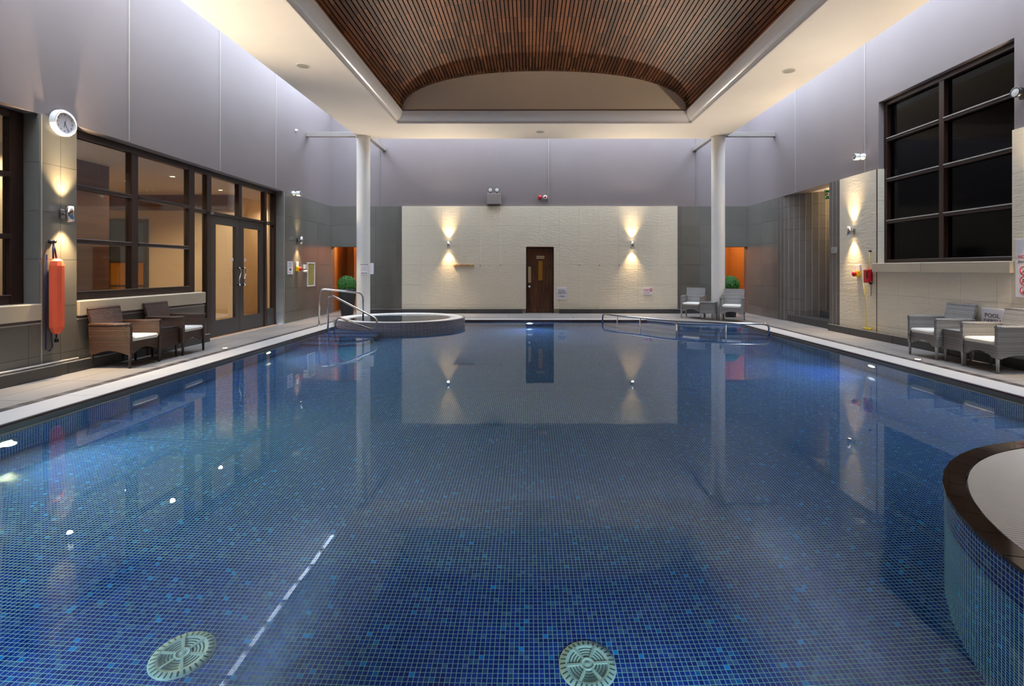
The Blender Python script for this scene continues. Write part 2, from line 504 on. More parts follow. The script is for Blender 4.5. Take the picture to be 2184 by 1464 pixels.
def spot(name, parent, loc, target_local, power, size_deg, blend, col=WARM, rad=0.03):
    d = bpy.data.lights.new(name, 'SPOT'); d.energy = power; d.color = col
    d.spot_size = math.radians(size_deg); d.spot_blend = blend; d.shadow_soft_size = rad
    o = bpy.data.objects.new(name, d); COL.objects.link(o); o.parent = parent; o.location = loc
    v = Vector(target_local) - Vector(loc)
    o.rotation_euler = v.to_track_quat('-Z', 'Y').to_euler()
    return o
def point(name, parent, loc, power, col=WARM, rad=0.1):
    d = bpy.data.lights.new(name, 'POINT'); d.energy = power; d.color = col; d.shadow_soft_size = rad
    o = bpy.data.objects.new(name, d); COL.objects.link(o); o.parent = parent; o.location = loc
    return o

# ================================================================== STRUCTURE
_tc = {}
def tiles(parent, axis, a, b, u0, u1, z0, z1, mat, us, zs, holes=(), gap=0.004, name='tile'):
    """one object per tile. axis 'x': wall plane spans y,z between x=a..b ; axis 'y': spans x,z ; axis 'z': spans x,y between z=a..b"""
    us = sorted({u0, u1, *[u for u in us if u0 + 0.02 < u < u1 - 0.02]})
    zs = sorted({z0, z1, *[z for z in zs if z0 + 0.02 < z < z1 - 0.02]})
    for i in range(len(us)-1):
        for j in range(len(zs)-1):
            rects = [(us[i], us[i+1], zs[j], zs[j+1])]
            for h in holes:
                nr = []
                for r in rects:
                    x0, x1, y0, y1 = max(r[0], h[0]), min(r[1], h[1]), max(r[2], h[2]), min(r[3], h[3])
                    if x0 >= x1 or y0 >= y1: nr.append(r); continue
                    if r[2] < y0: nr.append((r[0], r[1], r[2], y0))
                    if y1 < r[3]: nr.append((r[0], r[1], y1, r[3]))
                    if r[0] < x0: nr.append((r[0], x0, y0, y1))
                    if x1 < r[1]: nr.append((x1, r[1], y0, y1))
                rects = nr
            for r in rects:
                w, h = r[1]-r[0]-gap, r[3]-r[2]-gap
                if w < 0.015 or h < 0.015: continue
                key = (axis, round(w, 3), round(h, 3), round(b-a, 4), mat.name, name)
                if key not in _tc:
                    m = MB()
                    if axis == 'x': m.box(0, b-a, 0, w, 0, h)
                    elif axis == 'y': m.box(0, w, 0, b-a, 0, h)
                    else: m.box(0, w, 0, h, 0, b-a)
                    _tc[key] = m.mesh(name, mat)
                l = {'x': (a, r[0]+gap/2, r[2]+gap/2), 'y': (r[0]+gap/2, a, r[2]+gap/2), 'z': (r[0]+gap/2, r[2]+gap/2, a)}[axis]
                link(name, _tc[key], parent, l)
def steps(a, b, s):
    out = []; x = a
    while x < b - 1e-6: out.append(round(x, 4)); x += s
    return out
ZJ = [DADO - 0.6*k for k in range(1, 6)]

# ---------------------------------------------------------------- floor (deck)
m = MB()
m.box(XL-0.02, PX0+0.02, YF, YB, -0.3, -0.03)
m.box(PX1-0.02, XR+0.02, YF, YB, -0.3, -0.03)
m.box(PX0, PX1, YF, PY0-0.02, -0.3, -0.03)
m.box(PX0, PX1, PY1+0.02, YB, -0.3, -0.03)
floor = struct(m.build('floor', M['deck_joint']))
tiles(floor, 'z', -0.03, 0.0, XL, -5.092, YF, YB, M['deck'], [-5.55], steps(YF, YB, 0.9), name='paving_slab', gap=0.006)
tiles(floor, 'z', -0.03, 0.0, 5.742, XR, YF, YB, M['deck'], [6.2], steps(YF, YB, 0.9), name='paving_slab', gap=0.006)
BULGE = [(3.15, 13.26), (3.35, 13.1), (3.55, 12.85), (3.75, 12.65), (4.0, 12.54), (4.4, 12.46), (4.9, 12.38), (5.27, 12.3)]
BULGE_IN = [(3.3, 13.55), (3.6, 13.35), (3.8, 13.08), (3.95, 12.92), (4.12, 12.84), (4.45, 12.77), (4.9, 12.69), (5.27, 12.6)]
tiles(floor, 'z', -0.03, 0.0, -5.06, 3.6, 13.5, YB, M['deck'], steps(-5.06, 3.5, 0.9), [14.05, 14.62], name='paving_slab', gap=0.006)
tiles(floor, 'z', -0.03, 0.0, 3.6, 5.71, 13.5, YB, M['deck'], [4.5, 5.27], [14.05, 14.62], name='paving_slab', gap=0.006)
MB().prism([p for p in BULGE_IN[1:]] + [(5.27, 13.5), (3.6, 13.5)], -0.03, 0.0).build('paving_slab', M['deck'], floor)
tiles(floor, 'z', -0.03, 0.0, PX0, PX1, YF, PY0-0.35, M['deck'], steps(PX0, PX1, 1.2), steps(YF, PY0, 0.9), name='paving_slab', gap=0.006)

# ---------------------------------------------------------------- left wall
m = MB()
WX0, WX1 = -6.40, XL-0.02
m.box(WX0, WX1, YF, YB+0.3, DADO, 6.70)
m.box(WX0, WX1, YF, 3.0, -0.2, DADO)
m.box(WX0, WX1, 3.0, 6.15, -0.2, 0.90)
m.box(WX0, WX1, 6.15, 6.64, -0.2, DADO)
m.box(WX0, WX1, 6.64, 9.25, -0.2, 0.90)
m.box(WX0, WX1, 12.26, YB+0.3, -0.2, DADO)
wl = struct(m.build('wall_left', M['plaster']))
T0, T1 = XL-0.022, XL
tiles(wl, 'x', T0, T1, 12.26, YB, 0, DADO, M['slate'], [13.0, 14.2], ZJ+[0.27])
tiles(wl, 'x', T0, T1, 6.15, 6.64, 0, DADO, M['slate'], [6.41], ZJ)
tiles(wl, 'x', T0, T1, 3.0, 6.15, 0, 0.68, M['slate'], [3.6, 4.8, 6.0], [0.27])
tiles(wl, 'x', T0, T1, 6.64, 9.25, 0, 0.68, M['slate'], [7.2, 8.4], [0.27])
for y in (6.132, 12.242):                                  # reveals facing the camera
    for z0, z1 in zip([0.92 if y < 7 else 0.0] + sorted(z for z in ZJ if z > (0.92 if y < 7 else 0)), sorted(z for z in ZJ if z > (0.92 if y < 7 else 0)) + [DADO]):
        MB().box(WX0+0.08, XL, y, y+0.02, z0+0.002, z1-0.002).build('reveal_tile', M['slate'], wl)
for y in (5.47, 7.53, 9.75, 11.9):                         # control joints in the plaster
    MB().box(XL-0.02, XL-0.012, y-0.008, y+0.008, DADO+0.02, 6.7).build('joint_bead', M['strip_trim'], wl)
MB().box(XL-0.03, XL+0.004, 6.15, 6.165, 0, DADO).build('corner_bead', M['strip_trim'], wl)
MB().box(XL-0.03, XL+0.004, 12.26, 12.275, 0, DADO).build('corner_bead', M['strip_trim'], wl)
for i, (a, b) in enumerate(((3.0, 6.14), (6.645, 9.25))):
    s = struct(MB().bbox(-6.30, XL+0.03, a, b, 0.72, 0.92, 0.008).build('trim_%d' % (i+1), M['sill']))
    MB().box(-6.25, XL+0.012, a, b, 0.672, 0.688).build('ledge', M['strip_trim'], s)
def plinth(idx, x0, x1, y0, y1, h, cuts, axis, lip):
    p = struct(empty('baseboard_%s' % idx))
    u0, u1 = (y0, y1) if axis == 'y' else (x0, x1)
    us = [u0] + [c for c in cuts if u0 < c < u1] + [u1]
    for a, b in zip(us, us[1:]):
        if axis == 'y': MB().bbox(x0, x1, a+0.002, b-0.002, 0.0, h, 0.006).build('plinth_block', M['slate_dark'], p)
        else: MB().bbox(a+0.002, b-0.002, y0, y1, 0.0, h, 0.006).build('plinth_block', M['slate_dark'], p)
    if axis == 'y': MB().box(x0 if lip < 0 else x1-0.02, x0+0.02 if lip < 0 else x1, y0, y1, h, h+0.012).build('top_bead', M['strip_trim'], p)
    else: MB().box(x0, x1, y0, y0+0.03, h, h+0.012).build('top_bead', M['strip_trim'], p)
    return p
pl = plinth('left', XL, XL+0.11, 3.0, 9.25, 0.137, [4.2, 5.4, 6.4, 7.4, 8.4], 'y', 1)
MB().tube([(XL+0.05, 4.4, 0.165), (XL+0.05, 6.6, 0.165)], 0.016, 10).build('pipe', M['coping'], pl)

# ---------------------------------------------------------------- back wall
m = MB()
B0, B1 = YB+0.02, YB+0.35
DX0, DX1, DH = -0.086, 0.76, 2.02
LX, RX = -4.95, 5.62
m.box(XL-0.4, XR+0.4, B0, B1, DADO, 6.70)
m.box(LX, DX0-0.0, B0, B1, -0.2, DADO); m.box(DX1, RX, B0, B1, -0.2, DADO)
m.box(DX0, DX1, B0, B1, DH, DADO)
m.box(XL-0.4, LX, B0, B1, 2.03, DADO); m.box(RX, XR+0.4, B0, B1, 2.03, DADO)
wb = struct(m.build('wall_back', M['plaster']))
tiles(wb, 'y', YB-0.03, B0+0.001, -3.87, 4.53, 0.13, DADO, M['cream'], [0.33+0.6*k for k in range(-6, 7)], ZJ, holes=[(DX0, DX1, 0, DH)], gap=0.003)
MB().box(-3.87, DX0, YB+0.004, B0, 0, 0.13).build('backing', M['grout'], wb)
MB().box(DX1, 4.53, YB+0.004, B0, 0, 0.13).build('backing', M['grout'], wb)
tiles(wb, 'y', YB, B0+0.001, XL, -3.97, 0.0, DADO, M['slate'], [-4.68], ZJ, holes=[(XL, LX, 0, 2.03)])
tiles(wb, 'y', YB, B0+0.001, 4.63, XR, 0.0, DADO, M['slate'], [5.22], ZJ, holes=[(RX, XR, 0, 2.03)])
for x in (-3.97, 4.53):
    zz = [0.13, 0.5, 0.9, 1.3, 1.7, 2.1, 2.5, 2.9, DADO]
    for a, b in zip(zz, zz[1:]):
        MB().box(x, x+0.1, YB-0.02, B0, a+0.002, b-0.002).build('edge_tile', M['strip'], wb)
    MB().box(x+(0.085 if x < 0 else 0), x+(0.1 if x < 0 else 0.015), YB-0.032, B0, 0.13, DADO).build('edge_bead', M['strip_trim'], wb)
MB().box(0.595, 0.61, YB, B0, DADO+0.12, 6.7).build('joint_bead', M['strip_trim'], wb)
for x in (-4.55, 5.1):
    MB().box(x-0.006, x+0.006, YB+0.006, B0, DADO+0.02, 6.7).build('joint_bead', M['plaster'], wb)
plinth('back', -4.95, -0.19, YB-0.15, YB-0.03, 0.13, [-3.9, -2.9, -1.9, -0.9], 'x', -1)
plinth('rear', 0.92, 5.6, YB-0.15, YB-0.03, 0.13, [1.9, 2.9, 3.9, 4.9], 'x', -1)

# timber door in the back wall
def walnut():
    t = NT('figured_walnut'); p = t.obj(); s = t.n('ShaderNodeSeparateXYZ'); t.l(p, s.inputs[0])
    x, z = s.outputs[0], s.outputs[2]
    sc = t.math('ABSOLUTE', t.math('SINE', t.math('MULTIPLY', x, PI/0.16)))
    w = t.math('SINE', t.math('MULTIPLY', t.math('ADD', z, t.math('MULTIPLY', sc, -0.07)), 2*PI/0.05))
    up = t.math('GREATER_THAN', t.math('ADD', z, t.math('MULTIPLY', sc, -0.09)), 1.43)
    f = t.noise(t.vmath('MULTIPLY', p, (45, 45, 2)), 1.0, 4, 0.6)
    k = t.math('ADD', t.math('MULTIPLY', f, 0.9), t.math('MULTIPLY', t.math('MULTIPLY', w, up), 0.33))
    r = t.n('ShaderNodeValToRGB'); e = r.color_ramp.elements
    e[0].position = 0.3; e[0].color = (*lin((40, 22, 14)), 1); e[1].position = 0.8; e[1].color = (*lin((128, 82, 48)), 1)
    t.l(k, r.inputs[0]); return t.pbr(r.outputs[0], 0.35)
M['door_walnut'] = walnut()
d2 = struct(empty('door_2', (DX0, YB, 0)))
W = DX1-DX0
MB().box(0.035, W-0.035, 0.03, 0.08, 0.005, DH-0.05).build('door_leaf', M['door_walnut'], d2)
fr = MB().box(0, 0.035, -0.03, 0.1, 0, DH).box(W-0.035, W, -0.03, 0.1, 0, DH).box(0.035, W-0.035, 0.0, 0.1, DH-0.05, DH)
fr.build('door_frame', M['dark_wood'], d2)
MB().box(-0.05, W+0.05, -0.0, 0.4, -0.1, 0.004).build('threshold', M['slate_dark'], d2)
MB().box(-0.05, W+0.05, 0.36, 0.42, 0.0, DH+0.1).build('sky_blocker', M['dark_wood'], d2)  # unseen panel added behind the leaf to stop sky leaking in
MB().box(0.0, W, -0.034, -0.028, DH-0.0, DH+0.012).build('head_bead', M['brass'], d2)
MB().bbox(0.06, 0.15, 0.022, 0.03, 0.93, 1.42, 0.003).build('push_plate', M['pale_plate'], d2)
MB().lathe([(0.001, 0.02), (0.03, 0.02), (0.034, 0.0)], (0.10, 0.03, 0.81), 20, 'y').build('lock_cover', M['white'], d2)
MB().box(0.375, 0.505, 0.018, 0.03, 1.0, 1.60).build('vision_panel', M['brass'], d2)
MB().box(0.32, 0.56, 0.02, 0.03, 1.66, 1.755).build('name_plate', M['pale_plate'], d2)
MB().box(0.35, 0.53, 0.018, 0.0205, 1.70, 1.71).build('plate_line', M['bronze_edge'], d2)

# corridors behind the two openings in the back wall
for nm, x0, x1, inner in (('left', XL-0.25, LX+0.3, 1), ('right', RX-0.4, XR+0.25, -1)):
    m = MB()
    m.box(x0, x1, 17.2, 17.3, 0, 2.6); m.box(x0-0.1, x0, YB+0.36, 17.3, 0, 2.6); m.box(x1, x1+0.1, YB+0.36, 17.3, 0, 2.6)
    cw = struct(m.build('wall_corridor_' + nm, M['warm_wall']))
    MB().box(x0, x1, YB+0.36, 17.2, 2.5, 2.6).build('ceiling_panel', M['warm_wall'], cw)
    MB().box(x0, x1, YB+0.0, 17.2, -0.08, 0.0).build('floor_panel', M['deck'], cw)
    if nm == 'left':
        MB().box(XL+0.30, XL+0.52, 16.3, 17.2, 0, 2.4).build('pier', M['warm_wall'], cw)
        MB().box(XL+0.18, XL+0.30, 16.6, 17.2, 0, 2.3).build('shadow_block', M['dark_wood'], cw)  # solid dark block stands in for the shadow of a recess
    dl = tag(MB().lathe([(0.001, 0), (0.05, 0), (0.06, 0.012)], ((x0+x1)/2, 16.2, 2.49), 20).build('downlight', M['warm_bulb']),
             'small round downlight in the %s orange corridor' % nm, 'light')
    point('corridor_light', cw, ((x0+x1)/2+0.15*inner, 16.3, 2.3), 46 if nm == 'left' else 24, (1.0, 0.62, 0.28), 0.06)

# ---------------------------------------------------------------- right wall
m = MB()
R0, R1 = XR+0.02, XR+0.36
WY0, WY1, WZ0, WZ1 = 6.87, 9.545, 1.46, 4.55
OY0, OY1 = 11.06, 13.38
m.box(R0, R1, YF, YB+0.3, WZ1, 6.70)
m.box(R0, R1, YF, WY0, -0.2, WZ1)
m.box(R0, R1, WY0, WY1, -0.2, WZ0-0.16)
m.box(R0, R1, WY1, OY0, -0.2, WZ1)
m.box(R0, R1, OY0, OY1, DADO, WZ1)
m.box(R0, R1, OY1, YB+0.3, -0.2, WZ1)
wr = struct(m.build('wall_right', M['plaster']))
C0, C1 = XR-0.012, R0+0.001
tiles(wr, 'x', C0, C1, WY1, 10.68, 0.13, DADO, M['cream'], [], ZJ, gap=0.003)
tiles(wr, 'x', C0, C1, YF, WY0, 0.13, DADO, M['cream'], [WY0-0.03-0.6*k for k in range(1, 17)], ZJ, gap=0.003)
tiles(wr, 'x', C0, C1, WY0, WY1, 0.13, WZ0-0.16, M['cream'], [7.09, 7.69, 8.29, 8.98], ZJ, gap=0.003)
tiles(wr, 'x', XR, C1, OY1, YB, 0.0, DADO, M['slate'], [14.3], ZJ)
# strip-tiled pier beside the stair opening
ys = [10.68, 10.80, 10.93, 11.06]
for a, b in zip(ys, ys[1:]):
    zz = [0.13, 0.45, 0.87, 1.17, 1.47, 1.77, 2.07, 2.37, 2.67, 2.97, DADO]
    off = 0.0 if a == ys[1] else 0.0
    for z0, z1 in zip(zz, zz[1:]):
        MB().box(XR-0.006, C1, a+0.008, b-0.004, z0+0.002, z1-0.002).build('strip_tile', M['strip'], wr)
    MB().box(XR-0.008, C1, a-0.003, a+0.007, 0.13, DADO).build('strip_bead', M['strip_trim'], wr)
MB().box(XR-0.014, C1, 9.53, WY1+0.006, 0.13, DADO).build('edge_bead', M['bronze_edge'], wr)
for y in (9.92, 12.5, 6.1):
    MB().box(XR+0.012, R0, y-0.006, y+0.006, DADO+0.02, 6.7).build('joint_bead', M['strip_trim'], wr)
for z0, z1 in ((WZ0, 2.07), (2.07, 2.67), (2.67, DADO)):
    MB().box(XR-0.004, R1-0.14, WY1-0.02, WY1, z0+0.002, z1-0.002).build('reveal_tile', M['cream'], wr)
struct(MB().bbox(XR-0.07, R1-0.02, WY0-0.03, 8.4, WZ0-0.17, WZ0, 0.008).build('trim_3', M['sill']))
struct(MB().bbox(XR-0.07, R1-0.02, 8.405, WY1+0.05, WZ0-0.17, WZ0, 0.008).build('trim_4', M['sill']))
plinth('right', XR-0.11, XR, 3.0, 10.95, 0.137, [4.2, 5.4, 6.6, 7.8, 9.0, 10.2], 'y', -1)

# right hand black window
w3 = struct(empty('window_3', (XR+0.12, 0, 0)))
def frame_bar(par, y0, y1, z0, z1, name, mat='dark_wood', d=0.09):
    MB().bbox(0, d, y0, y1, z0, z1, 0.006).build(name, M[mat], par)
frame_bar(w3, WY0, WY0+0.09, WZ0, WZ1, 'jamb'); frame_bar(w3, WY1-0.09, WY1, WZ0, WZ1, 'jamb')
frame_bar(w3, WY0+0.09, WY1-0.09, WZ1-0.09, WZ1, 'head', 'dark_wood_h'); frame_bar(w3, WY0+0.09, WY1-0.09, WZ0, WZ0+0.07, 'bottom_rail', 'dark_wood_h')
ym = 8.21
frame_bar(w3, ym-0.05, ym+0.05, WZ0+0.07, WZ1-0.09, 'mullion', d=0.1)
rows = [WZ0+0.07, 2.24, 3.03, 3.80, WZ1-0.09]
for (a, b) in ((WY0+0.09, ym-0.05), (ym+0.05, WY1-0.09)):
    for k in range(4):
        z0, z1 = rows[k], rows[k+1]
        if k:
            frame_bar(w3, a, b, z0-0.028, z0+0.022, 'transom', 'dark_wood_h')
            MB().box(-0.014, 0.07, a, b, z0+0.022, z0+0.040).build('transom_cap', M['strip_trim'], w3)
        MB().box(0.075, 0.085, a, b, z0+(0.03 if k else 0), z1-(0.028 if k < 3 else 0)).build('pane', M['black_glass'], w3)
MB().box(0.0, 0.3, WY0, WY1, WZ1, WZ1+0.01).build('head_lining', M['pine'], w3)
# white return of the window reveal
MB().box(XR+0.021, R1-0.02, WY1-0.01, WY1, DADO, WZ1).build('reveal_plaster', M['plaster'], wr)

# stair recess with the curved strip-tiled wall
RC = 1.3; STP = 0.15
sw = struct(empty('wall_stair'))
def arc_pt(s):
    qa = RC*PI/2
    if s <= qa:
        th = s/RC; return (XR + RC*(1-math.cos(th)), OY1 - RC*math.sin(th), th)
    return (XR + RC + (s-qa), OY1-RC, PI/2)
ns = 18
zz = [0.0, 0.27] + [0.27+0.3*k for k in range(1, 11)]; zz[-1] = DADO-0.003
for k in range(ns):
    x0, y0, t0 = arc_pt(k*STP+0.004); x1, y1, t1 = arc_pt((k+1)*STP-0.006)
    nx, ny = (y1-y0), -(x1-x0); L = math.hypot(nx, ny); nx, ny = -abs(nx/L), -abs(ny/L)
    if t0 >= PI/2-1e-3: nx, ny = 0, -1
    for z0, z1 in zip(zz, zz[1:]):
        q = [(x0, y0), (x1, y1), (x1-nx*0.03, y1-ny*0.03), (x0-nx*0.03, y0-ny*0.03)]
        MB().prism(q, z0+0.002, z1-0.002).build('strip_tile', M['strip'], sw)
    xb0, yb0, _ = arc_pt(max(0, k*STP-0.005)); xb1, yb1, _ = arc_pt(k*STP+0.004)
    q = [(xb0+nx*0.002, yb0+ny*0.002), (xb1+nx*0.002, yb1+ny*0.002), (xb1-nx*0.03, yb1-ny*0.03), (xb0-nx*0.03, yb0-ny*0.03)]
    MB().prism(q, 0.0, DADO).build('strip_bead', M['strip_trim'], sw)
back = [(arc_pt(k*STP)[0]+0.02*math.cos(arc_pt(k*STP)[2]), arc_pt(k*STP)[1]+0.02*math.sin(arc_pt(k*STP)[2])) for k in range(ns+1)]
MB().prism(back + [(back[-1][0], OY1+0.4), (XR+0.02, OY1+0.4)], 0, DADO).build('curved_core', M['grout_dark'], sw)
MB().box(XR+0.36, 9.6, OY0-0.1, OY0, 0, DADO).build('side_wall', M['strip'], sw)
MB().box(9.5, 9.6, OY0, 13.4, 0, DADO).build('end_wall', M['strip'], sw)
MB().box(XR-0.0, 9.6, OY0-0.1, 13.8, -0.2, -0.002).build('landing', M['deck'], sw)
MB().box(R1, 9.6, OY0-0.1, 13.5, DADO, DADO+0.1).build('recess_soffit', M['soffit'], sw)
st = tag(empty('stone_steps', (XR, OY0, 0)), 'grey stone steps rising into the strip-tiled stair recess', 'steps')
for k, (x, h) in enumerate(((0.06, 0.16), (0.52, 0.32), (0.9, 0.48))):
    s0 = RC*math.acos(max(0.0, 1-x/RC)) + 0.01
    arcp = [arc_pt(s0+(RC*PI/2-s0)*i/8) for i in range(9)]
    q = [(x, 0.003)] + [(2.79, 0.003), (2.79, OY1-RC-OY0-0.01)] + [(px-XR, py-OY0-0.01) for px, py, _ in arcp[::-1]]
    MB().prism(q, 0.0 if k == 0 else h-0.155, h).build('step', M['slate_dark'], st)
point('stair_light', sw, (7.7, 11.5, 3.0), 60, (1.0, 0.72, 0.38), 0.06)

# front wall behind the camera
struct(MB().box(XL-0.4, XR+0.4, YF-0.2, YF, 0, 6.95).build('wall_front', M['plaster']))

# ---------------------------------------------------------------- ceiling: soffit, cornice, slatted vault
OX0, OX1, OYF, OYB = -4.69, 5.40, -3.0, 13.8
IX0, IX1, IYF, IYB = -3.28, 4.03, -1.5, 12.3
m = MB()
m.box(OX0, IX0, OYF, OYB, SOF, SOF+0.06); m.box(IX1, OX1, OYF, OYB, SOF, SOF+0.06)
m.box(IX0, IX1, IYB, OYB, SOF, SOF+0.06); m.box(IX0, IX1, OYF, IYF, SOF, SOF+0.06)
m.box(OX0, OX0+0.06, OYF, OYB, SOF+0.06, ZTOP); m.box(OX1-0.06, OX1, OYF, OYB, SOF+0.06, ZTOP)
m.box(OX0+0.06, OX1-0.06, OYB-0.06, OYB, SOF+0.06, ZTOP)
m.box(OX0, OX1, OYF, OYB, ZTOP, ZTOP+0.15)
ceil = struct(m.build('ceiling', M['soffit']))
prof = [(0.0, SOF+0.001), (0.0, SOF-0.03), (0.035, SOF-0.03), (0.045, SOF-0.015), (0.035, SOF+0.01), (0.05, SOF+0.03)]
prof += [(0.05+0.15*math.sin(a*PI/18), SOF+0.03+0.20*(1-math.cos(a*PI/18))**0.8) for a in range(1, 9)] + [(0.205, SOF+0.215), (0.205, SOF+0.24), (0.1, SOF+0.25)]
m = MB(); b = 0
rings = []
for (o, z) in prof:
    rings.append([(IX0+o, IYF+o, z), (IX1-o, IYF+o, z), (IX1-o, IYB-o, z), (IX0+o, IYB-o, z)])
for i in range(len(rings)-1):
    for k in range(4):
        j = (k+1) % 4
        m.poly([rings[i][k], rings[i][j], rings[i+1][j], rings[i+1][k]][::-1])
m.build('cornice', M['cornice'], ceil)
VX = (IX0+IX1)/2; VA = (IX1-IX0)/2-0.19; VZ = SOF+0.23; VB = 0.97; VN = 2.25
VY0, VY1 = IYF+0.19, IYB-0.19
def arch(th, grow=0.0):
    c, s = math.cos(th), math.sin(th)
    return (VX - (VA+grow)*math.copysign(abs(c)**(2/VN), c), VZ + (VB+grow)*abs(s)**(2/VN))
dense = [arch(PI*i/2000) for i in range(2001)]
cum = [0.0]
for p, q in zip(dense, dense[1:]): cum.append(cum[-1]+math.hypot(q[0]-p[0], q[1]-p[1]))
def at_len(s):
    import bisect
    i = min(max(bisect.bisect(cum, s)-1, 0), 1999)
    f = (s-cum[i])/(cum[i+1]-cum[i]+1e-9)
    p, q = dense[i], dense[i+1]
    return (p[0]+(q[0]-p[0])*f, p[1]+(q[1]-p[1])*f, math.atan2(q[1]-p[1], q[0]-p[0]))
nsl = int(cum[-1]/0.0745); pit = cum[-1]/nsl
slat_me = MB().box(-0.028, 0.028, 0, VY1-VY0, 0.0, 0.02).mesh('timber_slat', M['slat'])
for k in range(nsl):
    x, z, a = at_len((k+0.5)*pit)
    link('timber_slat', slat_me, ceil, (x, VY0, z), (0, -a, 0))
m = MB()
bk = [arch(PI*i/60, 0.055) for i in range(61)]
for p, q in zip(bk, bk[1:]):
    m.poly([(p[0], VY0, p[1]), (q[0], VY0, q[1]), (q[0], VY1, q[1]), (p[0], VY1, p[1])], None, True)
m.build('vault_backing', M['vault_back'], ceil)
bt0 = [arch(PI*i/60, 0.024) for i in range(61)]; bt1 = [arch(PI*i/60, 0.046) for i in range(61)]
m = MB()
for p, q, r, s in zip(bt0, bt0[1:], bt1, bt1[1:]):
    m.poly([(p[0], 0, p[1]), (q[0], 0, q[1]), (q[0], 0.03, q[1]), (p[0], 0.03, p[1])])
    m.poly([(p[0], 0, p[1]), (r[0], 0, r[1]), (s[0], 0, s[1]), (q[0], 0, q[1])])
bat = m.mesh('batten', M['batten'])
y = VY0+0.6
while y < VY1:
    link('batten', bat, ceil, (0, y-0.01, 0)); y += 0.6
gp = [arch(PI*i/60, 0.05) for i in range(61)]
for yy in (VY1, VY0-0.04):
    MB().prism([(p[0], p[1]) for p in gp], yy, yy+0.04, 'y').build('gable_panel', M['gable'], ceil)
MB().box(IX0+0.1, IX1-0.1, VY1-0.012, VY1, VZ, VZ+0.03).build('gable_bead', M['batten'], ceil)

# glazed strip around the raised ceiling
sk = struct(empty('window_4'))
def glaze(x0, x1, y0, y1, along):
    n = int(round(((y1-y0) if along == 'y' else (x1-x0))/0.75)); 
    for k in range(n):
        if along == 'y':
            a, b = y0+(y1-y0)*k/n, y0+(y1-y0)*(k+1)/n
            MB().box(x0, x1, a-0.04, a+0.04, ZTOP, ZTOP+0.1).build('glazing_bar', M['white_paint'], sk)
            MB().box(x0, x1, a+0.04, b-0.04, ZTOP+0.04, ZTOP+0.05).build('pane', M['glass'], sk)
        else:
            a, b = x0+(x1-x0)*k/n, x0+(x1-x0)*(k+1)/n
            MB().box(a-0.04, a+0.04, y0, y1, ZTOP, ZTOP+0.1).build('glazing_bar', M['white_paint'], sk)
            MB().box(a+0.04, b-0.04, y0, y1, ZTOP+0.04, ZTOP+0.05).build('pane', M['glass'], sk)
glaze(XL-0.02, OX0, YF, YB, 'y'); glaze(OX1, XR+0.02, YF, YB, 'y'); glaze(OX0, OX1, OYB, YB, 'x')

# ---------------------------------------------------------------- lounge behind the left glazing
m = MB()
m.box(-7.8, -7.7, 1.5, 8.2, 0, 3.2)
lw = struct(m.build('wall_lounge', M['lounge_cream']))
MB().box(-7.74, -7.60, 8.2, 9.0, 0, 3.2).build('panel', M['lounge_brown'], lw)
MB().box(-11.6, -11.5, 8.0, 16.5, 0, 3.2).build('far_panel', M['lounge_wall'], lw)
MB().box(-11.5, -7.7, 7.9, 8.0, 0, 3.2).build('return_panel', M['lounge_wall'], lw)
MB().box(-11.5, -7.4, 12.5, 12.6, 0, 3.2).build('end_panel', M['lounge_wall'], lw)
MB().box(-11.5, -7.38, 12.40, 12.5, 2.82, 3.2).build('bulkhead', M['lounge_brown'], lw)
MB().box(-7.5, -7.4, 12.6, 16.4, 0, 3.2).build('corner_panel', M['lounge_wall'], lw)
MB().box(-7.4, -6.42, 16.3, 16.4, 0, 3.2).build('end_panel', M['lounge_wall'], lw)
MB().box(-6.46, -6.41, 12.3, 16.4, 0, 3.2).build('inner_lining', M['lounge_wall'], lw)
MB().box(-7.6, -6.41, 1.4, 1.5, 0, 3.2).build('end_panel', M['lounge_cream'], lw)
MB().box(-11.6, -6.41, 1.5, 16.5, 3.2, 3.3).build('ceiling_panel', M['lounge_ceiling'], lw)
MB().box(-11.6, -6.2, 1.5, 16.5, -0.1, -0.002).build('floor_panel', M['lounge_floor'], lw)
ld = struct(empty('door_3', (-10.55, 12.40, 0)))
for x0, x1, z0, z1, mt, nm in ((0, 0.07, 0, 2.6, 'door_paint', 'door_frame'), (0.93, 1.0, 0, 2.6, 'door_paint', 'door_frame'), (0.07, 0.93, 2.5, 2.6, 'door_paint', 'door_frame'),
                               (0.07, 0.93, 1.5, 1.56, 'door_paint', 'door_rail'), (0.07, 0.93, 0.9, 0.95, 'door_paint', 'door_rail'),
                               (0.07, 0.93, 1.56, 2.5, 'blue_glass', 'pane'), (0.07, 0.93, 0.95, 1.5, 'brass', 'pane'), (0.07, 0.93, 0.0, 0.9, 'brass', 'pane')):
    MB().box(x0, x1, 0 if mt == 'door_paint' else 0.03, 0.09, z0, z1).build(nm, M[mt], ld)
LGT = [(-7.2, 7.4), (-8.4, 10.4), (-7.1, 9.9), (-9.6, 9.2), (-7.2, 11.6), (-6.95, 14.2)]
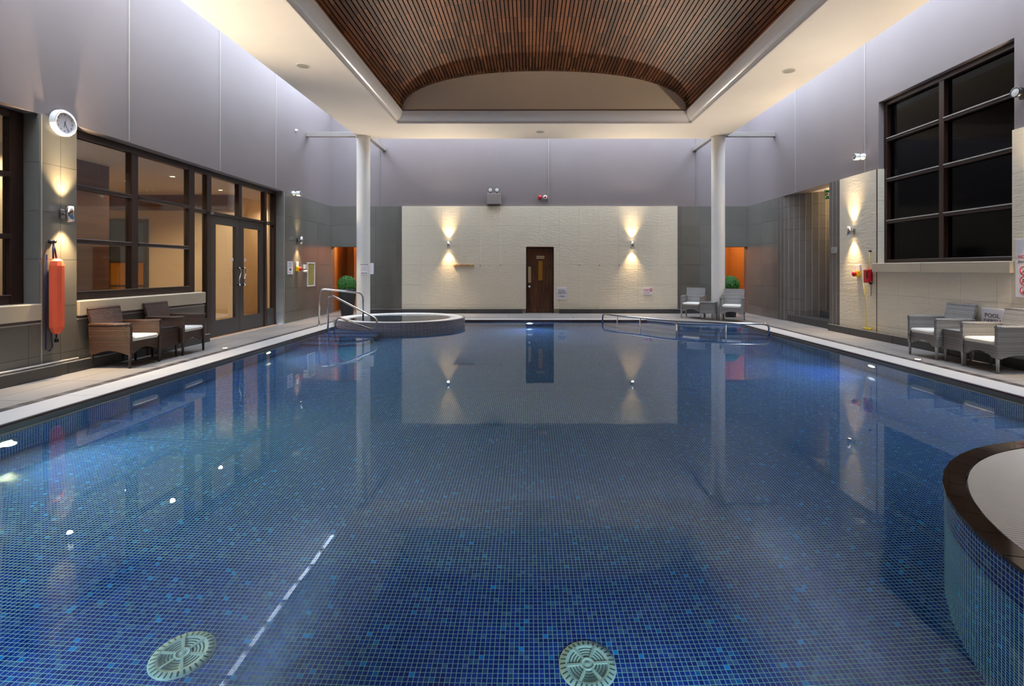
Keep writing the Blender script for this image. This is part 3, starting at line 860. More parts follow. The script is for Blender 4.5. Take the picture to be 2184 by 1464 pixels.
for i, (x, y) in enumerate(LGT):
    d = thing('downlight', ['round downlight nearest the first lounge window', 'round lounge downlight in the middle of the ceiling', 'round lounge downlight just inside the second window',
              'deepest round downlight in the lounge ceiling', 'round lounge downlight inside the glazed double doors', 'round lounge downlight in the far passage'][i], 'light', (x, y, 3.2), group='lounge downlights')
    MB().lathe([(0.075, -0.002), (0.07, -0.012), (0.05, -0.014), (0.045, -0.004)], (0, 0, 0), 24).build('bezel', M['white_paint'], d)
    MB().disc((0, 0, -0.006), 0.045, 20, flip=True).build('bulb', M['warm_bulb'], d)
    spot('lounge_light', d, (0, 0, -0.03), (0, 0, -1), 75, 150, 0.5, (1.0, 0.78, 0.52), 0.04)

# windows and doors of the left wall, in the plane x = -6.27
FX0, FX1 = -6.33, -6.23
def lbar(par, y0, y1, z0, z1, name, mat='dark_wood', x0=FX0, x1=FX1):
    MB().bbox(x0, x1, y0, y1, z0, z1, 0.006).build(name, M[mat], par)
def lpane(par, y0, y1, z0, z1):
    MB().box(-6.286, -6.278, y0, y1, z0, z1).build('pane', M['glass'], par)
ZG = [1.03, 1.74, 2.487, 3.17]
def left_window(idx, y0, y1, mulls, jw=0.1):
    w = struct(empty('window_%d' % idx))
    lbar(w, y0, y0+jw, 0.92, DADO, 'jamb'); lbar(w, y1-jw-0.06, y1, 0.92, DADO, 'jamb')
    lbar(w, y0+jw, y1-jw-0.06, ZG[3], DADO, 'head', 'dark_wood_h'); lbar(w, y0+jw, y1-jw-0.06, 0.92, ZG[0], 'bottom_rail', 'dark_wood_h')
    MB().box(FX1-0.02, FX1+0.012, y0+jw, y1-jw-0.06, ZG[0], ZG[0]+0.01).build('sill_cap', M['chrome_dark'], w)
    edges = [y0+jw]
    for mm in mulls:
        lbar(w, mm-0.07, mm+0.07, ZG[0], ZG[3], 'mullion'); edges += [mm-0.07, mm+0.07]
    edges.append(y1-jw-0.06)
    for a, b in zip(edges[::2], edges[1::2]):
        for k in range(3):
            lpane(w, a, b, ZG[k]+(0.03 if k else 0), ZG[k+1]-(0.03 if k < 2 else 0))
            if k: 
                lbar(w, a, b, ZG[k]-0.03, ZG[k]+0.03, 'transom', 'dark_wood_h', FX0, FX1+0.01)
    return w
left_window(1, 3.0, 6.13, [4.6])
left_window(2, 6.64, 9.27, [7.86])
d1 = struct(empty('door_1'))
Z2 = 2.45
lbar(d1, 9.27, 12.24, 3.17, DADO, 'head', 'dark_wood_h')
lbar(d1, 9.62, 9.76, 0, 3.17, 'post'); lbar(d1, 11.72, 11.82, 0, 3.17, 'post'); lbar(d1, 12.14, 12.24, 0, 3.17, 'post')
lbar(d1, 9.27, 9.62, Z2-0.035, Z2+0.035, 'transom', 'dark_wood_h'); lbar(d1, 9.76, 11.72, Z2-0.035, Z2+0.035, 'transom', 'dark_wood_h'); lbar(d1, 11.82, 12.14, Z2-0.035, Z2+0.035, 'transom', 'dark_wood_h')
lbar(d1, 10.68, 10.80, Z2+0.035, 3.17, 'mullion')
lbar(d1, 9.27, 9.62, 0, 0.4, 'kick_panel', 'door_paint'); lbar(d1, 11.82, 12.14, 0, 0.4, 'kick_panel', 'door_paint')
for a, b in ((9.27, 9.62), (9.76, 10.68), (10.80, 11.72), (11.82, 12.14)): lpane(d1, a, b, Z2+0.035, 3.17)
lpane(d1, 9.27, 9.62, 0.4, Z2-0.035); lpane(d1, 11.82, 12.14, 0.4, Z2-0.035)
for k, (a, b) in enumerate(((9.77, 10.735), (10.745, 11.71))):
    lf = MB()
    lf.box(-6.31, -6.25, a, a+0.15, 0.01, Z2-0.04).box(-6.31, -6.25, b-0.15, b, 0.01, Z2-0.04)
    lf.box(-6.31, -6.25, a+0.15, b-0.15, 0.01, 0.32).box(-6.31, -6.25, a+0.15, b-0.15, Z2-0.20, Z2-0.04)
    leaf = lf.build('door_leaf', M['door_paint'], d1)
    MB().box(-6.284, -6.276, a+0.15, b-0.15, 0.32, Z2-0.20).build('pane', M['glass'], leaf)
    yc = b-0.09 if k == 0 else a+0.09
    pts = [(-6.25, yc, 1.37), (-6.185, yc, 1.37)]
    pts += [(-6.185, yc+0.03*math.sin(2*PI*t/14), 1.37-0.36*t/14) for t in range(1, 14)]
    pts += [(-6.185, yc, 1.01), (-6.25, yc, 1.01)]
    MB().tube(pts, 0.014, 10).build('handle', M['steel'], leaf)
    MB().box(-6.249, -6.247, yc-0.03-0.14*(1 if k == 0 else -1)-0.03, yc+0.03-0.14*(1 if k == 0 else -1)-0.03, 1.52, 1.58).build('notice', M['sign'], leaf)
for y in (9.69, 11.77): MB().box(-6.23, -6.17, y-0.05, y+0.05, Z2-0.03, Z2+0.01).build('hinge_cap', M['chrome_dark'], d1)

# ================================================================== THE POOL
pool = thing('swimming_pool', 'large rectangular swimming pool lined with blue mosaic', 'pool', (0, 0, 0))
def uvquad(m, p, ua, va):
    """quad with uv from the given axes of the points"""
    m.poly(p, [(q[ua], q[va]) for q in p])
m = MB()
uvquad(m, [(PX0, PY0, ZP), (PX1, PY0, ZP), (PX1, PY1, ZP), (PX0, PY1, ZP)], 0, 1)
m.build('pool_floor', M['blue'], pool)
for nm, p, ua in (('l', [(PX0, PY0, ZP), (PX0, PY1, ZP), (PX0, PY1, -0.0), (PX0, PY0, -0.0)], 1), ('r', [(PX1, PY1, ZP), (PX1, PY0, ZP), (PX1, PY0, 0), (PX1, PY1, 0)], 1),
                  ('b', [(PX0, PY1, ZP), (PX1, PY1, ZP), (PX1, PY1, 0), (PX0, PY1, 0)], 0), ('f', [(PX1, PY0, ZP), (PX0, PY0, ZP), (PX0, PY0, 0), (PX1, PY0, 0)], 0)):
    m = MB(); uvquad(m, p[::-1] if nm in 'x' else p, ua, 2); m.build('pool_wall', M['blue'], pool)
# deck corner that stands into the pool
m = MB(); u = 0.0
for a, b in zip(BULGE, BULGE[1:]):
    L = math.hypot(b[0]-a[0], b[1]-a[1])
    m.poly([(*a, ZP), (*b, ZP), (*b, -0.03), (*a, -0.03)], [(u, ZP), (u+L, ZP), (u+L, 0), (u, 0)]); u += L
m.build('corner_wall', M['blue'], pool)
# coping, edge trim and slot channel
def run(y0, y1, s):
    n = max(1, round((y1-y0)/s)); return [(y0+(y1-y0)*k/n, y0+(y1-y0)*(k+1)/n) for k in range(n)]
for a, b in run(PY0, PY1+0.25, 1.0):
    MB().bbox(-4.98, PX0+0.012, a+0.001, b-0.001, -0.04, 0.0, 0.004).build('coping_stone', M['coping'], pool)
for a, b in run(PY0, 12.58, 1.0):
    MB().bbox(PX1-0.012, 5.63, a+0.001, b-0.001, -0.04, 0.0, 0.004).build('coping_stone', M['coping'], pool)
for a, b in run(PX0, 3.3, 1.0):
    MB().bbox(a+0.001, b-0.001, PY1-0.012, 13.5, -0.04, 0.0, 0.004).build('coping_stone', M['coping'], pool)
for i in range(len(BULGE)-1):
    MB().prism([BULGE[i], BULGE[i+1], BULGE_IN[i+1], BULGE_IN[i]], -0.04, 0.0).build('coping_stone', M['coping'], pool)
MB().box(5.27, 5.71, 12.58, 13.5, -0.03, 0.0).build('paving_infill', M['deck'], pool)
MB().box(PX0, PX0+0.018, PY0, PY1, -0.07, -0.012).build('edge_strip', M['bronze_edge'], pool)
MB().box(PX1-0.018, PX1, PY0, 12.3, -0.07, -0.012).build('edge_strip', M['bronze_edge'], pool)
MB().box(PX0, 3.15, PY1-0.018, PY1, -0.07, -0.012).build('edge_strip', M['bronze_edge'], pool)
sl = [MB().box(0, 0.104, 0, 0.118, 0, 0.026).mesh('slot_tile', M[k]) for k in ('slot', 'slot_pale')]
for x0, ya, yb in ((-5.088, 1.2, 13.4), (5.634, 1.2, 12.5)):
    MB().box(x0-0.002, x0+0.107, ya, yb, -0.04, -0.012).build('channel', M['slot'], pool)
    for k, (a, b) in enumerate(run(ya, yb, 0.125)): link('slot_tile', sl[k % 2], pool, (x0, a+0.003, -0.025))

# mosaic pieces of the floor nearest to the camera
def tile_piece(m, i, j, z, p=0.025, g=0.0016):
    x0, x1, y0, y1 = i*p+g, (i+1)*p-g, j*p+g, (j+1)*p-g
    c = ((i+0.5)*p, (j+0.5)*p); b = len(m.v)
    m.v += [(x0, y0, z), (x1, y0, z), (x1, y1, z), (x0, y1, z), (x0, y0, z+0.0006), (x1, y0, z+0.0006), (x1, y1, z+0.0006), (x0, y1, z+0.0006)]
    m.face([b+4, b+5, b+6, b+7], [(x0, y0), (x1, y0), (x1, y1), (x0, y1)])
    for q in ((0, 1, 5, 4), (1, 2, 6, 5), (2, 3, 7, 6), (3, 0, 4, 7)): m.face([b+k for k in q], [c]*4)
near = []
for j in range(int(2.2/0.025), int(3.1/0.025)):
    for i in range(int(-2.7/0.025), int(1.9/0.025)):
        cx, cy = (i+0.5)*0.025, (j+0.5)*0.025
        if math.hypot(cx-0.288, cy-2.44) < 0.13 or math.hypot(cx+1.70, cy-2.44) < 0.13: continue
        near.append((cy, abs(cx-0.3), i, j))
vis = [t for t in near if t[0] > 2.36 and -0.75 < (t[2]+0.5)*0.025 < 1.2]
vis.sort()
pick = set((t[2], t[3]) for t in vis[:300])
for (i, j) in sorted(pick):
    m = MB(); tile_piece(m, i, j, ZP); m.build('mosaic_tile', M['blue'], pool)
m = MB()
for t in near:
    if (t[2], t[3]) not in pick: tile_piece(m, t[2], t[3], ZP)
mf = m.build('mosaic_tile_field', M['blue'], pool); mf['kind'] = 'stuff'
# steps under water, far left beside the spa
for k in range(4):
    yb, z = 11.9, -0.2-0.2*k
    m = MB(); y0 = 11.05-0.36*k; x1 = -3.35
    uvquad(m, [(PX0, y0+0.04, z), (x1, y0+0.04, z), (x1, yb, z), (PX0, yb, z)], 0, 1)
    uvquad(m, [(PX0, y0, ZP), (x1, y0, ZP), (x1, y0, z), (PX0, y0, z)], 0, 2)
    uvquad(m, [(x1, y0, ZP), (x1, yb, ZP), (x1, yb, z), (x1, y0, z)], 1, 2)
    s = m.build('pool_step', M['blue'], pool)
    m = MB(); uvquad(m, [(PX0, y0, z+0.002), (x1, y0, z+0.002), (x1, y0+0.05, z+0.002), (PX0, y0+0.05, z+0.002)], 0, 1)
    uvquad(m, [(PX0, y0-0.002, z-0.04), (x1, y0-0.002, z-0.04), (x1, y0-0.002, z+0.002), (PX0, y0-0.002, z+0.002)], 0, 2)
    m.build('step_nosing', M['nosing'], s)
# curved steps in the far right corner
RAIL = [(1.95, 13.15), (2.2, 12.72), (2.70, 12.06), (3.36, 11.32), (4.22, 10.88), (4.75, 10.76), (5.18, 10.72)]
for k in range(3):
    f = (0.62, 0.80, 0.98)[k]; z = -0.25-0.25*k
    P = [(5.26+(x-5.26)*f, 13.25+(y-13.25)*f) for x, y in RAIL]
    P = [(P[0][0], 13.2)] + P + [(5.255, P[-1][1])]
    m = MB(); u = 0
    m.poly([(x, y, z) for x, y in P] + [(5.255, 13.2, z)], [(x, y) for x, y in P] + [(5.255, 13.2)])
    for a, b in zip(P, P[1:]):
        L = math.hypot(b[0]-a[0], b[1]-a[1]); m.poly([(*a, ZP), (*b, ZP), (*b, z), (*a, z)], [(u, ZP), (u+L, ZP), (u+L, z), (u, z)]); u += L
    s = m.build('pool_step', M['blue'], pool)
    m = MB(); u = 0
    for a, b in zip(P, P[1:]):
        L = math.hypot(b[0]-a[0], b[1]-a[1])
        ia = (5.26+(a[0]-5.26)*0.975, 13.25+(a[1]-13.25)*0.975); ib = (5.26+(b[0]-5.26)*0.975, 13.25+(b[1]-13.25)*0.975)
        m.poly([(*a, z+0.003), (*b, z+0.003), (*ib, z+0.003), (*ia, z+0.003)], [(u, 0), (u+L, 0), (u+L, 0.05), (u, 0.05)]); u += L
    m.build('step_nosing', M['nosing'], s)
# water
m = MB(); m.poly([(PX0, PY0, ZW), (PX1, PY0, ZW), (PX1, PY1, ZW), (PX0, PY1, ZW)])
tag(m.build('pool_water', M['water']), 'still clear water filling the blue mosaic pool', 'water', kind='stuff')

# floor drains
def drain(x, y, label):
    d = thing('floor_drain', label, 'drain', (x, y, ZP), group='round drain covers on the pool floor')
    d.rotation_euler = (0, 0, random.random()*0.2)
    MB().lathe([(0.14, 0.0), (0.14, 0.006), (0.10, 0.018), (0.098, 0.014), (0.001, 0.014)], (0, 0, 0), 48).build('cover', M['drain'], d)
    for r in (0.04, 0.055, 0.07, 0.085):
        for k in range(6):
            a0 = 2*PI*k/6+0.14; a1 = 2*PI*(k+1)/6-0.14
            MB().lathe([(r, 0.0145), (r+0.0055, 0.0145)], (0, 0, 0), 8, a0=a1, a1=a0).build('slot', M['drain_slot'], d)
    for k in range(6):
        a = 2*PI*k/6; c, s = math.cos(a), math.sin(a); n = (-s*0.006, c*0.006)
        MB().prism([(c*0.03+n[0], s*0.03+n[1]), (c*0.03-n[0], s*0.03-n[1]), (c*0.10-n[0], s*0.10-n[1]), (c*0.10+n[0], s*0.10+n[1])], 0.013, 0.019).build('spoke', M['drain'], d)
    MB().lathe([(0.034, 0.012), (0.034, 0.02), (0.028, 0.02), (0.026, 0.016), (0.012, 0.016), (0.008, 0.02), (0.001, 0.02)], (0, 0, 0), 28).build('hub', M['drain'], d)
    for k in range(30):
        a = 2*PI*(k+0.5)/30; c, s = math.cos(a), math.sin(a); n = (-s*0.004, c*0.004)
        m = MB(); m.poly([(c*0.108+n[0], s*0.108+n[1], 0.0165), (c*0.108-n[0], s*0.108-n[1], 0.0165), (c*0.134-n[0], s*0.134-n[1], 0.0093), (c*0.134+n[0], s*0.134+n[1], 0.0093)][::-1])
        m.build('vent', M['drain_slot'], d)
drain(0.288, 2.44, 'round ribbed white drain cover on the pool floor, bottom middle')
drain(-1.70, 2.44, 'round ribbed white drain cover on the pool floor, bottom left')

# underwater lights
def pool_light(x, y, z, n, label, bulb, col, power):
    d = thing('pool_light', label, 'light', (x, y, z), math.atan2(-n[0], n[1])+PI, group='underwater pool lights')
    MB().lathe([(0.14, 0.0), (0.14, 0.02), (0.10, 0.03), (0.098, 0.012), (0.001, 0.012)], (0, 0, 0), 32, 'y').build('bezel', M['steel'], d)
    MB().lathe([(0.07, 0.022), (0.05, 0.03), (0.001, 0.034)], (0, 0, 0), 24, 'y').build('bulb', M[bulb], d)
    spot('pool_beam', d, (0, -0.06, 0), (0, -2, 0.0), power, 120, 0.8, col, 0.05)
COOL = (0.72, 0.86, 1.0); LIME = (1.0, 0.96, 0.42)
pool_light(PX0, 4.34, -0.55, (1, 0), 'yellow-green glowing underwater light at the left picture edge', 'green_bulb', LIME, POOL_W*2.0)
pool_light(PX0, 8.74, -0.5, (1, 0), 'underwater light in the left pool wall near the glazed doors', 'green_bulb', (0.9, 1.0, 0.7), POOL_W)
pool_light(PX1, 7.6, -0.55, (-1, 0), 'white underwater light in the right pool wall', 'white_bulb', COOL, POOL_W)
pool_light(0.02, PY1, -0.45, (0, -1), 'white underwater light in the far pool wall below the timber door', 'white_bulb', COOL, POOL_W)

AQUA = (0.55, 0.92, 1.0)
pool_light(-2.4, PY0, -0.5, (0, 1), 'added unseen underwater fill light in the near pool wall, left one', 'white_bulb', AQUA, POOL_W*0.4)  # out of view, added to brighten the near pool floor
pool_light(0.6, PY0, -0.5, (0, 1), 'added unseen underwater fill light in the near pool wall, middle one', 'white_bulb', AQUA, POOL_W*0.4)  # second added fill light for the near floor, also unseen

# ---------------------------------------------------------------- spa basins
def spa(label, c, rx, ry, zr, dark_edge, wl_label, rim_w, edge_w, mat):
    s = thing('spa_pool', label, 'spa', (c[0], c[1], 0))
    m = MB(); n = 96
    R = (rx+ry)/2
    m.lathe([(1, ZP), (1, zr-0.02)], (0, 0, 0), n, sx=rx, sy=ry, uvarc=R)
    # uv along the height in metres
    m.uv = [[(u[0], 0 if k < 2 else zr-0.02-ZP) for k, u in enumerate(uv)] for uv in m.uv]
    m.build('basin_wall', M[mat], s)
    k0 = 56 if dark_edge else 72
    for k in range(k0):                                     # edge tiles, one by one
        a0, a1 = 2*PI*(k+0.015)/k0, 2*PI*(k+0.985)/k0
        q = []
        for a, o in ((a0, 0.008), (a1, 0.008), (a1, -edge_w), (a0, -edge_w)):
            q.append(((rx+o)*math.cos(a), (ry+o)*math.sin(a)))
        MB().prism(q, zr-0.02, zr).build('edge_tile', M['wet_brown'] if dark_edge else M['spa_mosaic'], s)
    if dark_edge:
        m = MB(); nb = 460
        for k in range(nb):
            a0, a1 = 2*PI*k/nb, 2*PI*(k+0.82)/nb
            q = [((rx-o)*math.cos(a), (ry-o)*math.sin(a)) for a, o in ((a0, edge_w+0.01), (a1, edge_w+0.01), (a1, edge_w+rim_w), (a0, edge_w+rim_w))]
            m.prism(q, zr-0.02, zr-0.002)
        g = m.build('overflow_grating', M['grating'], s); g['kind'] = 'stuff'
        MB().lathe([(rx-edge_w-0.002, zr-0.03), (rx-edge_w-rim_w-0.01, zr-0.03)], (0, 0, 0), 64).build('grating_bed', M['coping'], s)
    else:
        m = MB(); e = 1.0
        pr = [((rx-edge_w)/rx, zr-0.004), ((rx-edge_w-0.02)/rx, zr+0.002), ((rx-edge_w-rim_w)/rx, zr-0.004), ((rx-edge_w-rim_w)/rx, zr-0.05)]
        m.lathe(pr[::-1], (0, 0, 0), n, sx=rx, sy=ry); m.build('rim', M['grating'], s)
    ir = rx-edge_w-rim_w; iy = ry-(edge_w+rim_w)*(ry/rx)
    m = MB(); m.lathe([(0.001, zr-0.45), (1, zr-0.45), (1, zr-0.02)], (0, 0, 0), 64, sx=ir, sy=iy, uvarc=ir)
    m.build('inner_basin', M['spa_mosaic'], s)
    m = MB(); m.disc((c[0], c[1], zr-0.022), 1.0, 64, sx=ir, sy=iy)
    tag(m.build('spa_water', M['spa_water']), wl_label, 'water', kind='stuff')
    return s
spa('round raised spa pool with white rim and bronze mosaic side, beside the handrails', (-3.24, 12.55), 1.62, 1.32, 0.13, False, 'water brimming in the round white-rimmed spa by the handrails', 0.30, 0.06, 'spa_mosaic')
spa('raised round basin with wet brown edge tiles and white grating, at the right edge', (3.86, 1.72), 1.86, 1.86, 0.12, True, 'water inside the brown-edged basin at the right edge', 0.55, 0.095, 'blue')

# ---------------------------------------------------------------- handrails
def smooth(pts, r=0.12, n=6):
    """polyline with rounded corners"""
    P = [Vector(p) for p in pts]; out = [P[0]]
    for a, b, c in zip(P, P[1:], P[2:]):
        d1, d2 = (a-b), (c-b); rr = min(r, d1.length*0.49, d2.length*0.49)
        p0, p1 = b+d1.normalized()*rr, b+d2.normalized()*rr
        for i in range(n+1):
            t = i/n; out.append(p0*(1-t)**2 + b*2*t*(1-t) + p1*t*t)
    out.append(P[-1]); return out
def rail(name, label, base, pts, r=0.021, rad=0.14, flanges=()):
    t = thing(name, label, 'handrail', base)
    B = Vector(base)
    MB().tube([Vector(p)-B for p in smooth(pts, rad)], r, 12).build('tube', M['steel'], t)
    for f in flanges:
        MB().lathe([(0.05, 0.0), (0.05, 0.012), (0.022, 0.02)], tuple(Vector(f)-B), 20).build('flange', M['steel'], t)
    return t
rail('handrail', 'tall arched steel handrail leading over the white spa rim', (-4.99, 11.83, 0),
     [(-4.99, 11.83, 0), (-4.99, 11.83, 0.88), (-4.02, 12.05, 0.76), (-4.02, 12.05, -0.2)], flanges=[(-4.99, 11.83, 0)])
rail('handrail', 'sloping steel loop handrail standing in the water before the round spa', (-4.53, 11.2, -0.2),
     [(-4.53, 11.2, -0.2), (-4.53, 11.2, 0.80), (-3.22, 10.62, 0.27), (-3.30, 10.62, 0.04), (-4.33, 11.15, 0.28), (-4.40, 11.2, -0.2)], rad=0.18)
t = thing('handrail', 'long low curved steel handrail above the water before the grey chairs', 'handrail', (1.95, 13.15, ZW))
B = Vector((1.95, 13.15, ZW)); zr = 0.165
def spline(P, n=8):
    P = [Vector((*p, 0)) for p in P]; Q = [P[0]]+P+[P[-1]]; out = []
    for i in range(1, len(Q)-2):
        p0, p1, p2, p3 = Q[i-1:i+3]
        for k in range(n):
            s = k/n; out.append(0.5*((2*p1)+(p2-p0)*s+(2*p0-5*p1+4*p2-p3)*s*s+(3*p1-p0-3*p2+p3)*s**3))
    out.append(P[-1]); return out
cur = spline(RAIL)
top = [Vector((p.x, p.y, zr)) for p in cur]
e0, e1 = top[0], top[-1]
pts = [e0+Vector((0, 0, -0.55)), e0+Vector((0, 0, -0.10)), e0+Vector((0.012, -0.02, -0.03)), e0+Vector((0.05, -0.08, 0))] + top[2:-2]
pts += [e1+Vector((-0.07, 0.008, -0.0)), e1+Vector((-0.02, 0, -0.03)), e1+Vector((0, 0, -0.10)), e1+Vector((0, 0, -0.6))]
MB().tube([p-B for p in pts], 0.022, 12).build('tube', M['steel'], t)
for i in (9, 16, 24, 33):
    p = top[min(i, len(top)-3)]
    MB().tube([Vector((p.x, p.y, zr))-B, Vector((p.x, p.y, -0.7))-B], 0.016, 10).build('post', M['steel'], t)

# ================================================================== COLUMNS AND STRUTS
def column(x, label, wx):
    c = thing('column', label, 'column', (x, 13.6, 0))
    MB().lathe([(0.18, 0.0), (0.18, 0.62)], (0, 0, 0), 40).build('base_sleeve', M['white_paint'], c)
    MB().lathe([(0.178, 0.62), (0.178, SOF-0.002)], (0, 0, 0), 40).build('shaft', M['white_paint'], c)
    MB().lathe([(0.2, SOF-0.03), (0.2, SOF-0.002), (0.17, SOF-0.03)], (0, 0, 0), 40).build('collar', M['white_paint'], c)
    s = -1 if wx < x else 1
    b = tag(MB().bbox(min(x+s*0.15, wx), max(x+s*0.15, wx), 13.52, 13.64, SOF-0.01, SOF+0.11, 0.004).build('tie_beam', M['tie']), 'beam tying the %s column to the side wall' % ('left' if s < 0 else 'right'), 'beam', 'tie beams at the column heads')
    b = tag(MB().bbox(x-s*0.10-0.06, x-s*0.10+0.06, 13.65, YB+0.02, SOF-0.01, SOF+0.11, 0.004).build('tie_beam', M['tie']), 'beam tying the %s column to the back wall' % ('left' if s < 0 else 'right'), 'beam', 'tie beams at the column heads')
    return c
cl = column(-4.53, 'round white column at the left, behind the white-rimmed spa', XL-0.02)
column(5.18, 'round white column at the right, behind the grey chairs', XR+0.02)

# ================================================================== WALL LAMPS
def wall_lamp(side, u, z, label, up=1.0, down=1.0):
    loc, rz = wall_at(side, u, z)
    if side == 'back': loc = (loc[0], loc[1]-0.03, loc[2])
    d = thing('wall_lamp', label, 'lamp', loc, rz, 'steel up-and-down wall lamps')
    MB().bbox(-0.03, 0.03, -0.02, 0.0, -0.06, 0.06, 0.004).build('back_plate', M['chrome_dark'], d)
    MB().tube([(0, -0.02, 0), (0, -0.07, 0)], 0.014, 10).build('arm', M['chrome_dark'], d)
    m = MB(); r = 0.045
    m.lathe([(r-0.006, -0.085), (r-0.004, -0.1), (r, -0.1), (r, 0.1), (r-0.004, 0.1), (r-0.006, 0.085)], (0, -0.11, 0), 28)
    m.build('tube_body', M['steel'], d)
    for s, p in ((1, up), (-1, down)):
        if p <= 0: continue
        MB().disc((0, -0.11, 0.086*s), r-0.006, 20, flip=s < 0).build('bulb', M['warm_bulb'], d)
        spot('lamp_beam', d, (0, -0.11, 0.105*s), (0, -0.075, 1.0*s), LAMP_W*p*1.7, 76, 1.0, WARM, 0.025)
        spot('lamp_spill', d, (0, -0.11, 0.102*s), (0, -0.75, 1.0*s), LAMP_W*p*(7.0 if s > 0 else 1.5), 100, 0.7, (1.0, 0.85, 0.66), 0.03)
    return d
wall_lamp('left', 6.42, 2.06, 'steel wall lamp on the slate pier below the clock', 2.2, 2.2)
wall_lamp('left', 12.95, 2.09, 'steel wall lamp above the red stop button by the doors', 0.25, 0.8)
wall_lamp('back', -2.44, 2.08, 'steel wall lamp above the pine peg rail')
wall_lamp('back', 3.14, 2.08, 'steel wall lamp right of the timber door')
wall_lamp('right', 10.2, 2.12, 'steel wall lamp above the yellow rope')
wall_lamp('left', 2.4, 2.06, 'added steel fill lamp on the left wall, unseen behind the view')  # unseen lamp, added to throw fill light on the soffit
wall_lamp('right', 2.4, 2.12, 'added steel fill lamp on the right wall, unseen behind the view')  # likewise added as soffit fill, outside the frame
wall_lamp('right', 6.42, 2.12, 'steel wall lamp at the right picture edge beyond the black window')

# ================================================================== CHAIRS AND TABLES
def arched(x0, x1, z0, z1, rise, n=10):
    """polygon with an arched lower edge"""
    P = [(x0, z0)]
    for i in range(n+1):
        t = i/n; P.append((x0+0.05+(x1-x0-0.10)*t, z0+rise*math.sin(PI*t)**0.7 if 0 < t < 1 else z0))
    return P + [(x1, z0), (x1, z1), (x0, z1)]
def make_chair(mat, legmat):
    t = empty('wicker_armchair')
    w, dp = 0.28, 0.28
    MB().prism(arched(-w+0.04, w-0.04, 0.19, 0.36, 0.07), -dp+0.015, -dp+0.045, 'y').build('front_apron', mat, t)
    MB().bbox(-w+0.045, w-0.045, -dp+0.05, dp-0.06, 0.32, 0.36, 0.008).build('seat', mat, t)
    m = MB(); n = 4                                          # reclined backrest, flared upwards
    def bk(z): return 0.20+0.12*(z-0.3)/0.5, 0.235+0.022*(z-0.3)/0.5
    zs = [0.22, 0.36, 0.5, 0.65, 0.80]
    for a, b in zip(zs, zs[1:]):
        (ya, wa), (yb, wb) = bk(a), bk(b)
        m.poly([(-wa, ya, a), (wa, ya, a), (wb, yb, b), (-wb, yb, b)]); m.poly([(wa, ya+0.035, a), (-wa, ya+0.035, a), (-wb, yb+0.035, b), (wb, yb+0.035, b)])
        m.poly([(wa, ya, a), (wa, ya+0.035, a), (wb, yb+0.035, b), (wb, yb, b)]); m.poly([(-wa, ya+0.035, a), (-wa, ya, a), (-wb, yb, b), (-wb, yb+0.035, b)])
    br = m.build('backrest', mat, t)
    yb, wb = bk(0.80)
    MB().tube([(-wb, yb+0.018, 0.80), (wb, yb+0.018, 0.80)], 0.02, 8).build('top_roll', mat, br)
    for s in (-1, 1):
        x0, x1 = (w-0.045, w) if s > 0 else (-w, -w+0.045)
        P = [(-dp, 0.19)] + [(-dp+0.05+(2*dp-0.10)*i/8, 0.19+0.05*math.sin(PI*i/8)) for i in range(9)] + [(dp-0.0, 0.19), (dp+0.02, 0.585), (-dp+0.0, 0.60)]
        a = MB().prism(P, x0, x1, 'x').build('arm', mat, t)
        MB().tube([(s*(w-0.022), -dp-0.005, 0.595), (s*(w-0.022), dp+0.02, 0.585)], 0.027, 8).build('arm_roll', mat, a)
        for y, yt in ((-dp+0.02, 0.0), (dp-0.02, 0.03)):
            m = MB(); m.tube([(s*(w-0.024), y+yt, 0.0), (s*(w-0.024), y, 0.22)], [0.016, 0.021], 8); m.build('leg', legmat, t)
    m = MB(); m.bbox(-w+0.05, w-0.05, -dp-0.005, 0.19, 0.362, 0.425, 0.022); m.build('cushion', M['cushion'], t)
    return t
leg_b = plain('dark_chair_leg', (52, 44, 40), 0.5); leg_g = plain('grey_chair_leg', (150, 146, 142), 0.5)
def make_table(mat, legmat, glass):
    t = empty('wicker_side_table')
    m = MB()
    for (a, b, c, d) in ((-0.185, 0.185, -0.2, -0.17), (-0.185, 0.185, 0.17, 0.2), (-0.185, -0.155, -0.17, 0.17), (0.155, 0.185, -0.17, 0.17)): m.box(a, b, c, d, 0.18, 0.455)
    m.build('woven_skirt', mat, t)
    MB().bbox(-0.192, 0.192, -0.215, 0.215, 0.456, 0.475, 0.004).build('glass_top', glass, t)
    for sx in (-1, 1):
        for sy in (-1, 1): MB().tube([(sx*0.165, sy*0.182, 0), (sx*0.165, sy*0.182, 0.2)], [0.014, 0.018], 8).build('leg', legmat, t)
    return t
protoB, protoG = make_chair(M['brown_wicker'], leg_b), make_chair(M['grey_wicker'], leg_g)
tabB, tabG = make_table(M['brown_wicker'], leg_b, M['table_glass']), make_table(M['grey_wicker'], leg_g, M['table_glass_grey'])
def place(proto, used, x, y, rz, label, cat, group):
    o = proto if proto not in used else copy_tree(proto)
    used.append(proto); o.location = (x, y, 0); o.rotation_euler = (0, 0, rz); return tag(o, label, cat, group)
U = []
H = PI/2
place(protoB, U, -5.66, 7.0, H-0.03, 'brown wicker armchair nearest the orange rescue tube', 'chair', 'brown wicker armchairs')
place(protoB, U, -5.66, 7.99, H+0.03, 'brown wicker armchair nearest the glazed double doors', 'chair', 'brown wicker armchairs')
place(tabB, U, -5.62, 7.495, H, 'small brown wicker table between the two brown armchairs', 'table', 'wicker side tables')
place(protoG, U, 6.30, 7.62, -H, 'grey wicker armchair by the right wall, farther of the pair', 'chair', 'grey wicker armchairs')
place(protoG, U, 6.30, 6.66, -H, 'grey wicker armchair by the right wall, cut off by the picture edge', 'chair', 'grey wicker armchairs')
